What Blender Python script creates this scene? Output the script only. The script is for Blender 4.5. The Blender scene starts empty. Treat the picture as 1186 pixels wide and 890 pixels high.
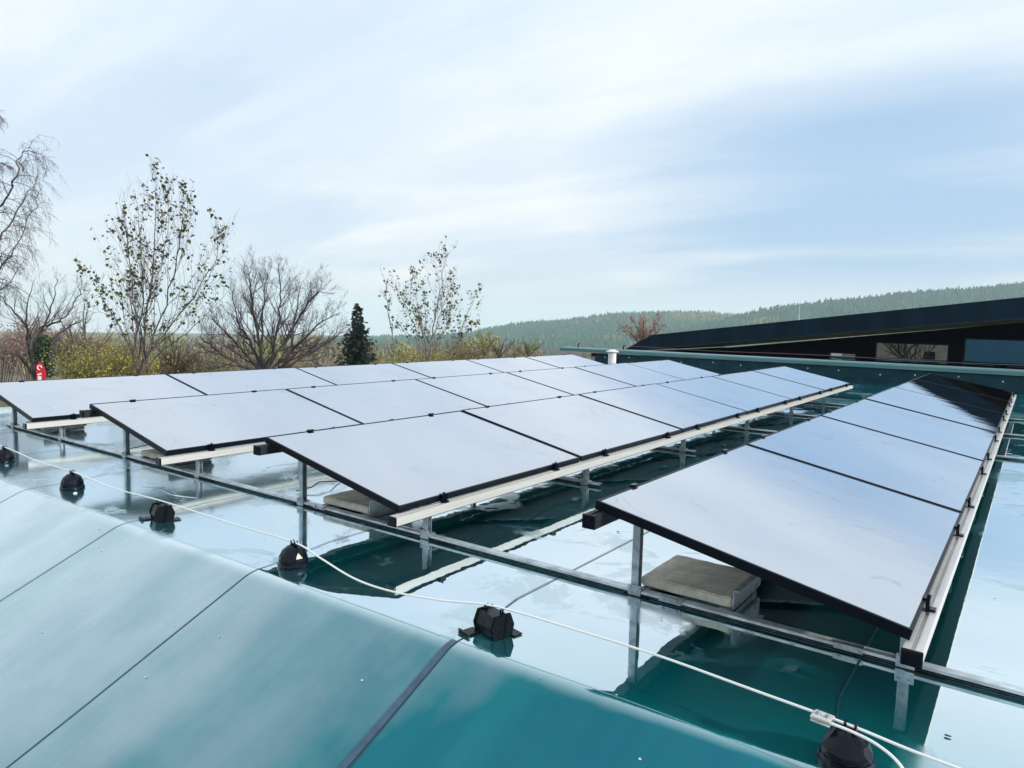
import bpy, math, random
import numpy as np
from mathutils import Vector, Matrix, noise as mnoise

S = bpy.context.scene
COL = S.collection
rad = math.radians

# ------------------------------------------------------------------ camera
CAM = Vector((0.3237, -2.4617, 1.1994))
FWD = Vector((-0.58427616, 0.80648355, -0.0905851))
RGT = Vector((0.80820623, 0.58835863, 0.02523509))
UPV = Vector((-0.07364822, 0.05846718, 0.99556895))
FPX = 837.07
cd = bpy.data.cameras.new('camera')
cam = bpy.data.objects.new('camera', cd)
COL.objects.link(cam)
m = Matrix((RGT, UPV, -FWD)).transposed().to_4x4()
m.translation = CAM
cam.matrix_world = m
cd.sensor_width = 36.0
cd.lens = 36.0 * FPX / 1186.0
cd.clip_start = 0.05
cd.clip_end = 20000
S.camera = cam

def at(px, py, d):
    """world point a given depth in front of where the photographer stood"""
    return CAM + d * (FWD + RGT * ((px - 593) / FPX) + UPV * ((445 - py) / FPX))

# ------------------------------------------------------------------ sky, sun, exposure
SUN_DIR = Vector((0.97, 0.10, 0.0)).normalized()
SUN_EL = rad(21)
W = bpy.data.worlds.new('World')
S.world = W
W.use_nodes = True
nt = W.node_tree
for n in list(nt.nodes):
    nt.nodes.remove(n)

def N(tree, typ, **kw):
    n = tree.nodes.new(typ)
    for k, v in kw.items():
        if k.startswith('i_'):
            key = k[2:]
            key = int(key) if key.isdigit() else key.replace('_', ' ')
            n.inputs[key].default_value = v
        else:
            setattr(n, k, v)
    return n

def mth(tree, op, a, b=None, c=None, clamp=False):
    n = tree.nodes.new('ShaderNodeMath')
    n.operation = op
    n.use_clamp = clamp
    for i, v in enumerate((a, b, c)):
        if v is None:
            continue
        if isinstance(v, (int, float)):
            n.inputs[i].default_value = v
        else:
            tree.links.new(v, n.inputs[i])
    return n.outputs[0]

def maprange(tree, v, a, b, c=0.0, d=1.0, smooth=True):
    n = tree.nodes.new('ShaderNodeMapRange')
    n.interpolation_type = 'SMOOTHSTEP' if smooth else 'LINEAR'
    tree.links.new(v, n.inputs[0])
    for i, x in enumerate((a, b, c, d), 1):
        n.inputs[i].default_value = x
    return n.outputs[0]

def mixc(tree, fac, a, b, blend='MIX'):
    n = tree.nodes.new('ShaderNodeMix')
    n.data_type = 'RGBA'
    n.blend_type = blend
    for i, v in ((0, fac), (6, a), (7, b)):
        if isinstance(v, (int, float)):
            n.inputs[i].default_value = v
        elif isinstance(v, (tuple, list)):
            n.inputs[i].default_value = tuple(v) + ((1,) if len(v) == 3 else ())
        else:
            tree.links.new(v, n.inputs[i])
    return n.outputs[2]

SKY_STRENGTH = 0.1
def build_world():
    L = nt.links.new
    out = N(nt, 'ShaderNodeOutputWorld')
    bg = N(nt, 'ShaderNodeBackground')
    bg.inputs['Strength'].default_value = SKY_STRENGTH
    tc = N(nt, 'ShaderNodeTexCoord')
    nrm = N(nt, 'ShaderNodeVectorMath', operation='NORMALIZE')
    L(tc.outputs['Generated'], nrm.inputs[0])
    d = nrm.outputs[0]
    sp = N(nt, 'ShaderNodeSeparateXYZ')
    L(d, sp.inputs[0])
    zc = mth(nt, 'MAXIMUM', sp.outputs[2], 0.04)
    cb = N(nt, 'ShaderNodeCombineXYZ')
    L(sp.outputs[0], cb.inputs[0]); L(sp.outputs[1], cb.inputs[1]); L(zc, cb.inputs[2])
    sky = N(nt, 'ShaderNodeTexSky')
    sky.sky_type = 'NISHITA'
    sky.sun_disc = False
    sky.sun_elevation = SUN_EL
    sky.sun_rotation = math.atan2(SUN_DIR.x, SUN_DIR.y)
    sky.air_density = 1.0; sky.dust_density = 0.6; sky.ozone_density = 1.0
    L(cb.outputs[0], sky.inputs[0])
    # cloud plane coordinates
    zz = mth(nt, 'ADD', zc, 0.16)
    px = mth(nt, 'DIVIDE', sp.outputs[0], zz); py = mth(nt, 'DIVIDE', sp.outputs[1], zz)
    cp = N(nt, 'ShaderNodeCombineXYZ')
    L(px, cp.inputs[0]); L(py, cp.inputs[1])
    mp = N(nt, 'ShaderNodeMapping')
    mp.inputs['Rotation'].default_value = (0, 0, rad(-62))
    mp.inputs['Scale'].default_value = (0.40, 1.5, 1)
    L(cp.outputs[0], mp.inputs[0])
    n1 = N(nt, 'ShaderNodeTexNoise', i_Scale=0.95, i_Detail=7.0, i_Roughness=0.5, i_Distortion=0.5)
    L(mp.outputs[0], n1.inputs['Vector'])
    mp2 = N(nt, 'ShaderNodeMapping')
    mp2.inputs['Rotation'].default_value = (0, 0, rad(-50))
    mp2.inputs['Location'].default_value = (3.3, 1.7, 0)
    mp2.inputs['Scale'].default_value = (0.6, 1.3, 1)
    L(cp.outputs[0], mp2.inputs[0])
    n2 = N(nt, 'ShaderNodeTexNoise', i_Scale=2.6, i_Detail=8.0, i_Roughness=0.6, i_Distortion=0.25)
    L(mp2.outputs[0], n2.inputs['Vector'])
    # large breaks in the overcast, each at its own bearing
    def gap(px_, py_, r0, r1, amt, nz=0.25):
        c = (at(px_, py_, 1.0) - CAM).normalized()
        dn = N(nt, 'ShaderNodeVectorMath', operation='SUBTRACT')
        L(d, dn.inputs[0]); dn.inputs[1].default_value = c
        sc = N(nt, 'ShaderNodeVectorMath', operation='MULTIPLY')
        L(dn.outputs[0], sc.inputs[0]); sc.inputs[1].default_value = (1, 1, 2.0)
        ln = N(nt, 'ShaderNodeVectorMath', operation='LENGTH')
        L(sc.outputs[0], ln.inputs[0])
        v = mth(nt, 'ADD', ln.outputs['Value'], mth(nt, 'MULTIPLY', mth(nt, 'SUBTRACT', n1.outputs[0], 0.5), nz * 2))
        v = mth(nt, 'ADD', v, mth(nt, 'MULTIPLY', mth(nt, 'SUBTRACT', n2.outputs[0], 0.5), nz * 0.7))
        return maprange(nt, v, r0, r1, amt, 0.0)
    g = gap(1010, 235, 0.06, 0.52, 0.95, 0.22)
    for a in ((1180, 250, 0.05, 0.36, 0.40, 0.4), (190, 235, 0.05, 0.46, 0.42, 0.5), (640, 318, 0.02, 0.30, 0.40, 0.3), (420, 150, 0.05, 0.5, 0.28, 0.5)):
        g = mth(nt, 'MAXIMUM', g, gap(*a))
    fac = maprange(nt, n1.outputs[0], 0.28, 0.58, 0.80, 1.0)
    fac = mth(nt, 'MULTIPLY', fac, maprange(nt, n2.outputs[0], 0.32, 0.62, 0.93, 1.0))
    fac = mth(nt, 'MULTIPLY', fac, mth(nt, 'SUBTRACT', 1.0, g), clamp=True)
    fac = mth(nt, 'MAXIMUM', fac, maprange(nt, sp.outputs[2], 0.0, 0.09, 0.80, 0.0))
    # overhead the sheet of cloud is even
    hi = maprange(nt, sp.outputs[2], 0.42, 0.62)
    fac = mth(nt, 'ADD', mth(nt, 'MULTIPLY', fac, mth(nt, 'SUBTRACT', 1.0, mth(nt, 'MULTIPLY', hi, .8))), mth(nt, 'MULTIPLY', hi, .72))
    # veil lit by a low sun: whiter near the horizon, a little bluer higher up
    el = maprange(nt, sp.outputs[2], 0.0, 0.40)
    cloud = mixc(nt, el, (9.7, 9.9, 10.1), (9.0, 9.8, 10.5))
    veil = mixc(nt, 0.80, sky.outputs[0], (4.4, 6.6, 9.4))
    L(mixc(nt, fac, veil, cloud), bg.inputs['Color'])
    L(bg.outputs[0], out.inputs[0])
build_world()

sl = bpy.data.lights.new('sun', 'SUN')
sl.energy = 3.6
sl.angle = rad(1.2)
sl.color = (1.0, 0.93, 0.82)
so = bpy.data.objects.new('sun', sl)
COL.objects.link(so)
sv = Vector((SUN_DIR.x * math.cos(SUN_EL), SUN_DIR.y * math.cos(SUN_EL), math.sin(SUN_EL)))
so.rotation_euler = sv.to_track_quat('Z', 'Y').to_euler()
so.location = (20, -20, 20)

S.view_settings.view_transform = 'Standard'
S.view_settings.look = 'None'
S.view_settings.exposure = 0.06
S.view_settings.gamma = 1.0
S.render.engine = 'CYCLES'
S.cycles.max_bounces = 8
S.cycles.diffuse_bounces = 3
S.cycles.glossy_bounces = 5
S.cycles.transparent_max_bounces = 8
S.cycles.volume_bounces = 1
S.cycles.use_denoising = True
S.cycles.sample_clamp_indirect = 6.0

# ------------------------------------------------------------------ helpers
class MB:
    def __init__(s):
        s.v = []; s.f = []; s.mi = []; s.cur = 0; s.sm = []; s.smooth = False
    def add(s, vs, fs):
        o = len(s.v)
        s.v += [tuple(v) for v in vs]
        for f in fs:
            s.f.append(tuple(i + o for i in f)); s.mi.append(s.cur); s.sm.append(s.smooth)
    def hexa(s, p):
        s.add(p, [(0, 3, 2, 1), (4, 5, 6, 7), (0, 1, 5, 4), (1, 2, 6, 5), (2, 3, 7, 6), (3, 0, 4, 7)])
    def box(s, x0, x1, y0, y1, z0, z1):
        s.hexa([(x0, y0, z0), (x1, y0, z0), (x1, y1, z0), (x0, y1, z0), (x0, y0, z1), (x1, y0, z1), (x1, y1, z1), (x0, y1, z1)])
    def prism(s, prof, o, ex, ey, ez, a, b):
        """profile (u,v) in the ex/ey plane, from a to b along ez"""
        o, ex, ey, ez = map(Vector, (o, ex, ey, ez))
        n = len(prof)
        vs = [o + ex * u + ey * v + ez * a for u, v in prof] + [o + ex * u + ey * v + ez * b for u, v in prof]
        fs = [(i, (i + 1) % n, n + (i + 1) % n, n + i) for i in range(n)] + [tuple(reversed(range(n))), tuple(range(n, 2 * n))]
        s.add(vs, fs)
    def tube(s, pts, rs, sides=6, cap=True):
        pts = [Vector(p) for p in pts]
        if isinstance(rs, (int, float)):
            rs = [rs] * len(pts)
        vs = []; prev = None
        for i, p in enumerate(pts):
            t = (pts[min(i + 1, len(pts) - 1)] - pts[max(i - 1, 0)])
            if t.length < 1e-9:
                t = Vector((0, 0, 1))
            t.normalize()
            if prev is None:
                a = t.cross(Vector((0, 0, 1)) if abs(t.z) < .9 else Vector((1, 0, 0)))
            else:
                a = prev - t * prev.dot(t)
            if a.length < 1e-6:
                a = t.orthogonal()
            a.normalize(); prev = a; b = t.cross(a)
            for k in range(sides):
                an = 2 * math.pi * k / sides
                vs.append(p + (a * math.cos(an) + b * math.sin(an)) * rs[i])
        fs = []
        for i in range(len(pts) - 1):
            for k in range(sides):
                k2 = (k + 1) % sides
                fs.append((i * sides + k, i * sides + k2, (i + 1) * sides + k2, (i + 1) * sides + k))
        if cap:
            fs.append(tuple(reversed(range(sides)))); fs.append(tuple(range((len(pts) - 1) * sides, len(pts) * sides)))
        s.add(vs, fs)
    def lathe(s, prof, seg=12, o=(0, 0, 0), twist=0.0):
        vs = []; fs = []
        for j, (r, z) in enumerate(prof):
            for k in range(seg):
                an = 2 * math.pi * (k + twist * j) / seg
                vs.append((o[0] + r * math.cos(an), o[1] + r * math.sin(an), o[2] + z))
        for j in range(len(prof) - 1):
            for k in range(seg):
                k2 = (k + 1) % seg
                a, b, c, d_ = j * seg + k, j * seg + k2, (j + 1) * seg + k2, (j + 1) * seg + k
                if twist:
                    fs += [(a, b, d_), (b, c, d_)]
                else:
                    fs.append((a, b, c, d_))
        fs.append(tuple(reversed(range(seg)))); fs.append(tuple(range((len(prof) - 1) * seg, len(prof) * seg)))
        s.add(vs, fs)
    def mesh(s, name, mats, bevel=0):
        me = bpy.data.meshes.new(name)
        me.from_pydata(s.v, [], s.f)
        for mt in (mats if isinstance(mats, (list, tuple)) else [mats]):
            me.materials.append(mt)
        me.polygons.foreach_set('material_index', s.mi)
        me.polygons.foreach_set('use_smooth', s.sm)
        me.update()
        return me
    def build(s, name, mats, parent=None, bevel=0, loc=None):
        o = bpy.data.objects.new(name, s.mesh(name, mats))
        COL.objects.link(o)
        if parent:
            o.parent = parent
        if loc is not None:
            o.location = loc
        if bevel:
            md = o.modifiers.new('bevel', 'BEVEL'); md.width = bevel; md.segments = 2; md.limit_method = 'ANGLE'; md.angle_limit = rad(40)
        return o

def tag(o, label=None, cat=None, group=None, kind=None):
    if label: o['label'] = label
    if cat: o['category'] = cat
    if group: o['group'] = group
    if kind: o['kind'] = kind
    return o

def empty(name, loc, rz=0.0, rot=None):
    o = bpy.data.objects.new(name, None)
    COL.objects.link(o)
    o.location = loc
    o.rotation_euler = rot if rot else (0, 0, rz)
    o.empty_display_size = 0.1
    return o

KIDS = {}
def copy_tree(o, parent=None):
    c = o.copy()
    COL.objects.link(c)
    if parent: c.parent = parent
    for ch in [x for x in COL.objects if x.parent is o]:
        copy_tree(ch, c)
    return c

# ------------------------------------------------------------------ materials
def mat(name, col=(.5, .5, .5), rough=.5, metal=0.0, var=0.0, vscale=8.0, bump=0.0, bscale=60.0, spec=None, coat=0.0, col2=None, detail=4.0, stretch=None):
    mt = bpy.data.materials.new(name)
    mt.use_nodes = True
    t = mt.node_tree
    b = t.nodes['Principled BSDF']
    b.inputs['Base Color'].default_value = (*col, 1)
    b.inputs['Roughness'].default_value = rough
    b.inputs['Metallic'].default_value = metal
    if spec is not None: b.inputs['Specular IOR Level'].default_value = spec
    if coat: b.inputs['Coat Weight'].default_value = coat; b.inputs['Coat Roughness'].default_value = .05
    if var or col2 or bump:
        tc = N(t, 'ShaderNodeTexCoord')
        src = tc.outputs['Object']
        if stretch:
            mp = N(t, 'ShaderNodeMapping'); mp.inputs['Scale'].default_value = stretch
            t.links.new(src, mp.inputs[0]); src = mp.outputs[0]
    if var or col2:
        n = N(t, 'ShaderNodeTexNoise', i_Scale=vscale, i_Detail=detail, i_Roughness=.6)
        t.links.new(src, n.inputs['Vector'])
        f = maprange(t, n.outputs[0], .32, .68)
        c2 = col2 if col2 else tuple(c * (1 - var) for c in col)
        t.links.new(mixc(t, f, col, c2), b.inputs['Base Color'])
        t.links.new(maprange(t, n.outputs[0], .3, .7, max(rough - .08, .02), min(rough + .1, 1)), b.inputs['Roughness'])
    if bump:
        n = N(t, 'ShaderNodeTexNoise', i_Scale=bscale, i_Detail=5.0)
        t.links.new(src, n.inputs['Vector'])
        bp = N(t, 'ShaderNodeBump', i_Strength=bump, i_Distance=.01)
        t.links.new(n.outputs[0], bp.inputs['Height'])
        t.links.new(bp.outputs[0], b.inputs['Normal'])
    return mt

M = {}
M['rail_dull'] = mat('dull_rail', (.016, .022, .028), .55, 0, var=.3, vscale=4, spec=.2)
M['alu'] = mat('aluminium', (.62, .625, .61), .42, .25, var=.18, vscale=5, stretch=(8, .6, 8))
M['galv'] = mat('galvanised_steel', (.42, .49, .54), .38, .5, var=.4, vscale=22)
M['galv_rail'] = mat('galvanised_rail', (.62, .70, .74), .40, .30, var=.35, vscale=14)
M['galv_shade'] = mat('galvanised_shade', (.10, .14, .16), .5, .3, var=.4, vscale=18, spec=.3)  # steel coloured darker to stand for shade inside the open channels
M['black_alu'] = mat('black_anodised', (.002, .004, .010), .38, .0, spec=.16)
M['backsheet'] = mat('backsheet', (.002, .004, .010), .6, spec=.1)
M['black_plastic'] = mat('black_plastic', (.001, .003, .010), .20, 0, spec=.25)
M['box_plastic'] = mat('weathered_plastic', (.003, .014, .019), .26, 0, col2=(.016, .020, .018), vscale=45, bump=.3, bscale=140, spec=.18)
M['matte_plastic'] = mat('matte_plastic', (.004, .008, .012), .65, 0, var=.4, vscale=60, spec=.08, bump=.3, bscale=150)
M['concrete'] = mat('concrete', (.64, .62, .52), .85, col2=(.44, .43, .36), vscale=14, bump=.5, bscale=160, detail=8)
M['wire'] = mat('round_conductor', (.86, .86, .84), .40, .15)
M['white_paint'] = mat('white_paint', (.78, .79, .78), .45, var=.2, vscale=9)
M['coping'] = mat('coping_metal', (.08, .20, .21), .35, .3, var=.25, vscale=3, stretch=(.5, 6, 6))
M['membrane_up'] = mat('upstand_membrane', (.004, .040, .056), .42, 0, var=.4, vscale=4, bump=.2, bscale=9, spec=.15)
M['fascia'] = mat('dark_fascia', (.002, .020, .042), .45, 0, var=.45, vscale=1.4, stretch=(1, 1, .25), spec=.12)
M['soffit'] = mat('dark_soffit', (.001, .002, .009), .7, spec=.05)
M['lip'] = mat('drip_edge', (.012, .03, .04), .4, .3)
M['rubber'] = mat('cable_rubber', (.006, .007, .010), .45)
M['bark_dark'] = mat('bark_dark', (.075, .062, .062), .9, var=.4, vscale=3)
M['bark_grey'] = mat('bark_grey', (.13, .115, .10), .9, col2=(.08, .07, .07), vscale=3)
M['bark_pale'] = mat('bark_pale', (.30, .27, .22), .85, col2=(.10, .09, .08), vscale=4)
M['twig_pale'] = mat('twig_pale', (.16, .13, .13), .9, var=.3, vscale=2)
M['twig_dark'] = mat('twig_dark', (.060, .048, .060), .9, var=.3, vscale=2)
M['twig_brown'] = mat('twig_brown', (.20, .15, .11), .9, var=.45, vscale=1.2)
M['twig_pink'] = mat('twig_pink', (.22, .13, .13), .9, var=.45, vscale=1.2)
M['stone'] = mat('beige_render', (.46, .43, .35), .9, var=.25, vscale=2)
M['red_cloth'] = mat('red_cloth', (.52, .012, .035), .7)
M['white_cloth'] = mat('white_cloth', (.80, .80, .82), .7)
M['red_line'] = mat('red_wire', (.32, .20, .22), .5)

def leaf_mat(name, c1, c2, c3, sc=3.0):
    mt = bpy.data.materials.new(name); mt.use_nodes = True
    t = mt.node_tree; b = t.nodes['Principled BSDF']
    g = N(t, 'ShaderNodeNewGeometry')
    r = g.outputs['Random Per Island']
    c = mixc(t, maprange(t, r, .25, .5), c1, c2)
    c = mixc(t, maprange(t, r, .72, .85), c, c3)
    t.links.new(c, b.inputs['Base Color'])
    b.inputs['Roughness'].default_value = .55
    tr = N(t, 'ShaderNodeBsdfTranslucent'); t.links.new(c, tr.inputs[0])
    mx = N(t, 'ShaderNodeMixShader'); mx.inputs[0].default_value = .25
    t.links.new(b.outputs[0], mx.inputs[1]); t.links.new(tr.outputs[0], mx.inputs[2])
    t.links.new(mx.outputs[0], t.nodes['Material Output'].inputs[0])
    return mt
M['leaf_olive'] = leaf_mat('leaf_olive', (.040, .046, .013), (.075, .078, .018), (.20, .20, .035))
M['leaf_yellow'] = leaf_mat('leaf_yellow', (.33, .34, .05), (.44, .41, .07), (.20, .21, .05))
M['leaf_brown'] = leaf_mat('leaf_brown', (.24, .19, .10), (.33, .27, .14), (.20, .21, .06))
M['leaf_pink'] = leaf_mat('leaf_pink', (.25, .18, .16), (.31, .24, .20), (.20, .15, .12))
M['leaf_ivy'] = leaf_mat('leaf_ivy', (.018, .045, .025), (.03, .06, .03), (.05, .08, .04))
M['needle'] = leaf_mat('needle', (.006, .020, .018), (.012, .030, .024), (.03, .055, .035))
M['leaf_orange'] = leaf_mat('leaf_orange', (.30, .12, .06), (.36, .17, .09), (.25, .16, .10))

# window glass: dark, mirror-like
def glass_mat(c):
    mt = bpy.data.materials.new('window_glass'); mt.use_nodes = True
    t = mt.node_tree; b = t.nodes['Principled BSDF']
    b.inputs['Base Color'].default_value = (*c, 1)
    b.inputs['Metallic'].default_value = 1.0
    b.inputs['Roughness'].default_value = .01
    tc = N(t, 'ShaderNodeTexCoord')
    n = N(t, 'ShaderNodeTexNoise', i_Scale=1.5, i_Detail=1.0)
    t.links.new(tc.outputs['Object'], n.inputs['Vector'])
    bp = N(t, 'ShaderNodeBump', i_Strength=.02, i_Distance=.05)
    t.links.new(n.outputs[0], bp.inputs['Height']); t.links.new(bp.outputs[0], b.inputs['Normal'])
    return mt
M['glass'] = glass_mat((.30, .31, .32))
M['dark_reflection'] = glass_mat((.02, .055, .085))  # pane colour darkened in place of a reflection of something dark

# a surface of a dark body under a mirror-smooth skin whose reflectance grows towards grazing angles
def skin_mat(name, body, refl, lo, hi, rough, builder=None):
    mt = bpy.data.materials.new(name); mt.use_nodes = True
    t = mt.node_tree
    t.nodes.remove(t.nodes['Principled BSDF'])
    out = t.nodes['Material Output']
    df = N(t, 'ShaderNodeBsdfDiffuse'); df.inputs[0].default_value = (*body, 1)
    gl = N(t, 'ShaderNodeBsdfGlossy'); gl.inputs[0].default_value = (*refl, 1); gl.inputs['Roughness'].default_value = rough
    lw = N(t, 'ShaderNodeLayerWeight', i_Blend=.5)
    fac = maprange(t, lw.outputs['Facing'], lo[0], hi[0], lo[1], hi[1], smooth=False)
    mx = N(t, 'ShaderNodeMixShader')
    t.links.new(df.outputs[0], mx.inputs[1]); t.links.new(gl.outputs[0], mx.inputs[2])
    t.links.new(mx.outputs[0], out.inputs[0])
    if builder:
        fac = builder(t, df, gl, lw, fac)
    t.links.new(fac, mx.inputs[0])
    return mt

def panel_nodes(t, df, gl, lw, fac):
    tc = N(t, 'ShaderNodeTexCoord')
    oi = N(t, 'ShaderNodeObjectInfo')
    ad = N(t, 'ShaderNodeVectorMath', operation='ADD')
    t.links.new(tc.outputs['Object'], ad.inputs[0]); t.links.new(oi.outputs['Location'], ad.inputs[1])
    mp = N(t, 'ShaderNodeMapping'); mp.inputs['Scale'].default_value = (.8, 11, 1)
    t.links.new(ad.outputs[0], mp.inputs[0])
    n = N(t, 'ShaderNodeTexNoise', i_Scale=1.0, i_Detail=3.0)
    t.links.new(mp.outputs[0], n.inputs['Vector'])
    n2 = N(t, 'ShaderNodeTexNoise', i_Scale=2.0, i_Detail=4.0)
    t.links.new(ad.outputs[0], n2.inputs['Vector'])
    bp = N(t, 'ShaderNodeBump', i_Strength=.022, i_Distance=.02)
    t.links.new(n.outputs[0], bp.inputs['Height'])
    t.links.new(bp.outputs[0], gl.inputs['Normal'])
    # faint film of dust and water
    w = maprange(t, n2.outputs[0], .35, .7, .0, .035)
    t.links.new(mth(t, 'ADD', mth(t, 'MULTIPLY', w, .4), .008), gl.inputs['Roughness'])
    n3 = N(t, 'ShaderNodeTexNoise', i_Scale=2.3, i_Detail=6.0, i_Distortion=1.2)
    t.links.new(ad.outputs[0], n3.inputs['Vector'])
    rg = mth(t, 'ABSOLUTE', mth(t, 'SUBTRACT', n3.outputs[0], .5))
    mark = mth(t, 'MULTIPLY', maprange(t, rg, .0, .012, 1.0, 0.0), maprange(t, n2.outputs[0], .5, .62))
    f = mth(t, 'SUBTRACT', fac, mth(t, 'MULTIPLY', w, .8), clamp=True)
    return mth(t, 'SUBTRACT', f, mth(t, 'MULTIPLY', mark, .10), clamp=True)
M['panel'] = skin_mat('panel_glass', (.006, .008, .014), (.88, .905, .965), (.40, .62), (.86, .93), .03, panel_nodes)

def roof_nodes(t, df, gl, lw, fac):
    L = t.links.new
    tc = N(t, 'ShaderNodeTexCoord')
    sp = N(t, 'ShaderNodeSeparateXYZ'); L(tc.outputs['Object'], sp.inputs[0])
    yb = mth(t, 'SUBTRACT', sp.outputs[1], mth(t, 'MULTIPLY', sp.outputs[0], .018))
    slope = maprange(t, yb, -.425, -.51)          # 1 on the sloping edge, 0 on the ponding flat
    # teal membrane, faded and streaked down the fall
    mp = N(t, 'ShaderNodeMapping'); mp.inputs['Scale'].default_value = (2.6, .35, .35); mp.inputs['Rotation'].default_value = (0, 0, rad(6))
    L(tc.outputs['Object'], mp.inputs[0])
    n1 = N(t, 'ShaderNodeTexNoise', i_Scale=.9, i_Detail=5.0, i_Roughness=.55); L(mp.outputs[0], n1.inputs['Vector'])
    n2 = N(t, 'ShaderNodeTexNoise', i_Scale=1.1, i_Detail=6.0, i_Roughness=.6); L(tc.outputs['Object'], n2.inputs['Vector'])
    n3 = N(t, 'ShaderNodeTexNoise', i_Scale=260.0, i_Detail=2.0); L(tc.outputs['Object'], n3.inputs['Vector'])
    c = mixc(t, maprange(t, n1.outputs[0], .3, .7), (.014, .122, .165), (.022, .175, .205))
    c = mixc(t, maprange(t, n2.outputs[0], .45, .75, 0, .6), c, (.03, .16, .24))
    c = mixc(t, slope, mixc(t, maprange(t, n2.outputs[0], .3, .7), (.003, .165, .200), (.005, .225, .240)), c)
    L(c, df.inputs[0])
    # ripples and ponding edges on the flat; fabric grain on the fall
    n4 = N(t, 'ShaderNodeTexNoise', i_Scale=3.2, i_Detail=3.0, i_Roughness=.5); L(tc.outputs['Object'], n4.inputs['Vector'])
    n5 = N(t, 'ShaderNodeTexNoise', i_Scale=28.0, i_Detail=2.0); L(tc.outputs['Object'], n5.inputs['Vector'])
    shallow = maprange(t, n2.outputs[0], .52, .66)
    h = mth(t, 'ADD', mth(t, 'MULTIPLY', n4.outputs[0], .0055), mth(t, 'MULTIPLY', mth(t, 'MULTIPLY', n5.outputs[0], shallow), .0005))
    h = mth(t, 'ADD', h, mth(t, 'MULTIPLY', mth(t, 'MULTIPLY', n3.outputs[0], slope), .0011))
    h = mth(t, 'ADD', h, mth(t, 'MULTIPLY', mth(t, 'MULTIPLY', n1.outputs[0], slope), .012))
    bp = N(t, 'ShaderNodeBump', i_Strength=.5, i_Distance=.5)
    L(h, bp.inputs['Height'])
    L(bp.outputs[0], gl.inputs['Normal'])
    rs = maprange(t, n2.outputs[0], .3, .7, .16, .30)
    n6 = N(t, 'ShaderNodeTexNoise', i_Scale=1.7, i_Detail=9.0, i_Roughness=.68, i_Distortion=.6); L(tc.outputs['Object'], n6.inputs['Vector'])
    dull = maprange(t, n6.outputs[0], .54, .60)
    rim = mth(t, 'MULTIPLY', dull, mth(t, 'SUBTRACT', 1.0, maprange(t, n6.outputs[0], .60, .68)))
    rf = mth(t, 'ADD', mth(t, 'MULTIPLY', shallow, .05), .015)
    rf = mth(t, 'ADD', rf, mth(t, 'MULTIPLY', dull, .16))
    thin = maprange(t, mth(t, 'ADD', sp.outputs[0], mth(t, 'MULTIPLY', n2.outputs[0], .8)), -2.6, -2.1, 1.0, 0.0)
    rf = mth(t, 'ADD', rf, mth(t, 'MULTIPLY', thin, .10))
    mr = N(t, 'ShaderNodeMix'); mr.data_type = 'FLOAT'
    L(slope, mr.inputs[0]); L(rf, mr.inputs[2]); L(rs, mr.inputs[3])
    L(mr.outputs[0], gl.inputs['Roughness'])
    # the fall is a thin wet film: less mirror than the ponds, more where the film is whole
    flat = mth(t, 'SUBTRACT', 1.0, slope)
    fac = mth(t, 'SUBTRACT', fac, mth(t, 'MULTIPLY', mth(t, 'MULTIPLY', dull, flat), .14), clamp=True)
    film = mth(t, 'SUBTRACT', fac, mth(t, 'MULTIPLY', slope, maprange(t, mth(t, 'ADD', mth(t, 'MULTIPLY', n1.outputs[0], .5), mth(t, 'MULTIPLY', n2.outputs[0], .5)), .36, .62, .06, .27)), clamp=True)
    return film
M['roof'] = skin_mat('wet_membrane', (.01, .12, .13), (.88, .96, 1.0), (.22, .06), (.62, .88), .02, roof_nodes)

# ------------------------------------------------------------------ ground and far country
def ground_z(r):
    t = min(max((r - 25) / 675.0, 0), 1)
    return -5.0 - 40.0 * (t * t * (3 - 2 * t)) if r < 700 else (-45.0 if r < 1500 else -45.0 - 105.0 * (r - 1500) / 3700.0)

def build_ground():
    rs = [0, 8, 16, 25, 35, 50, 70, 95, 130, 180, 250, 330, 420, 520, 620, 700, 900, 1200, 1700, 2500, 3800, 5200]
    seg = 72
    b = MB(); b.smooth = True
    vs = []; fs = []
    for r in rs:
        for k in range(seg):
            a = 2 * math.pi * k / seg
            z = ground_z(r) + (mnoise.noise(Vector((r * math.cos(a) * .02, r * math.sin(a) * .02, 0))) * .4 if r > 30 else 0)
            vs.append((r * math.cos(a), r * math.sin(a), z))
    for j in range(len(rs) - 1):
        for k in range(seg):
            k2 = (k + 1) % seg
            fs.append((j * seg + k, (j + 1) * seg + k, (j + 1) * seg + k2, j * seg + k2))
    b.add(vs, fs)
    mt = bpy.data.materials.new('valley_ground'); mt.use_nodes = True
    t = mt.node_tree; p = t.nodes['Principled BSDF']
    tc = N(t, 'ShaderNodeTexCoord')
    n = N(t, 'ShaderNodeTexNoise', i_Scale=.012, i_Detail=6.0, i_Roughness=.6); t.links.new(tc.outputs['Object'], n.inputs['Vector'])
    n2 = N(t, 'ShaderNodeTexNoise', i_Scale=.35, i_Detail=6.0, i_Roughness=.7); t.links.new(tc.outputs['Object'], n2.inputs['Vector'])
    c = mixc(t, maprange(t, n.outputs[0], .38, .6), (.20, .21, .07), (.17, .13, .09))
    c = mixc(t, maprange(t, n2.outputs[0], .4, .7, 0, .6), c, (.10, .11, .05))
    t.links.new(c, p.inputs['Base Color']); p.inputs['Roughness'].default_value = .95
    o = b.build('ground', mt); o['kind'] = 'structure'
build_ground()

def interp(tab, x):
    for (x0, y0), (x1, y1) in zip(tab, tab[1:]):
        if x <= x1:
            return y0 + (y1 - y0) * (x - x0) / (x1 - x0)
    return tab[-1][1]

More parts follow.
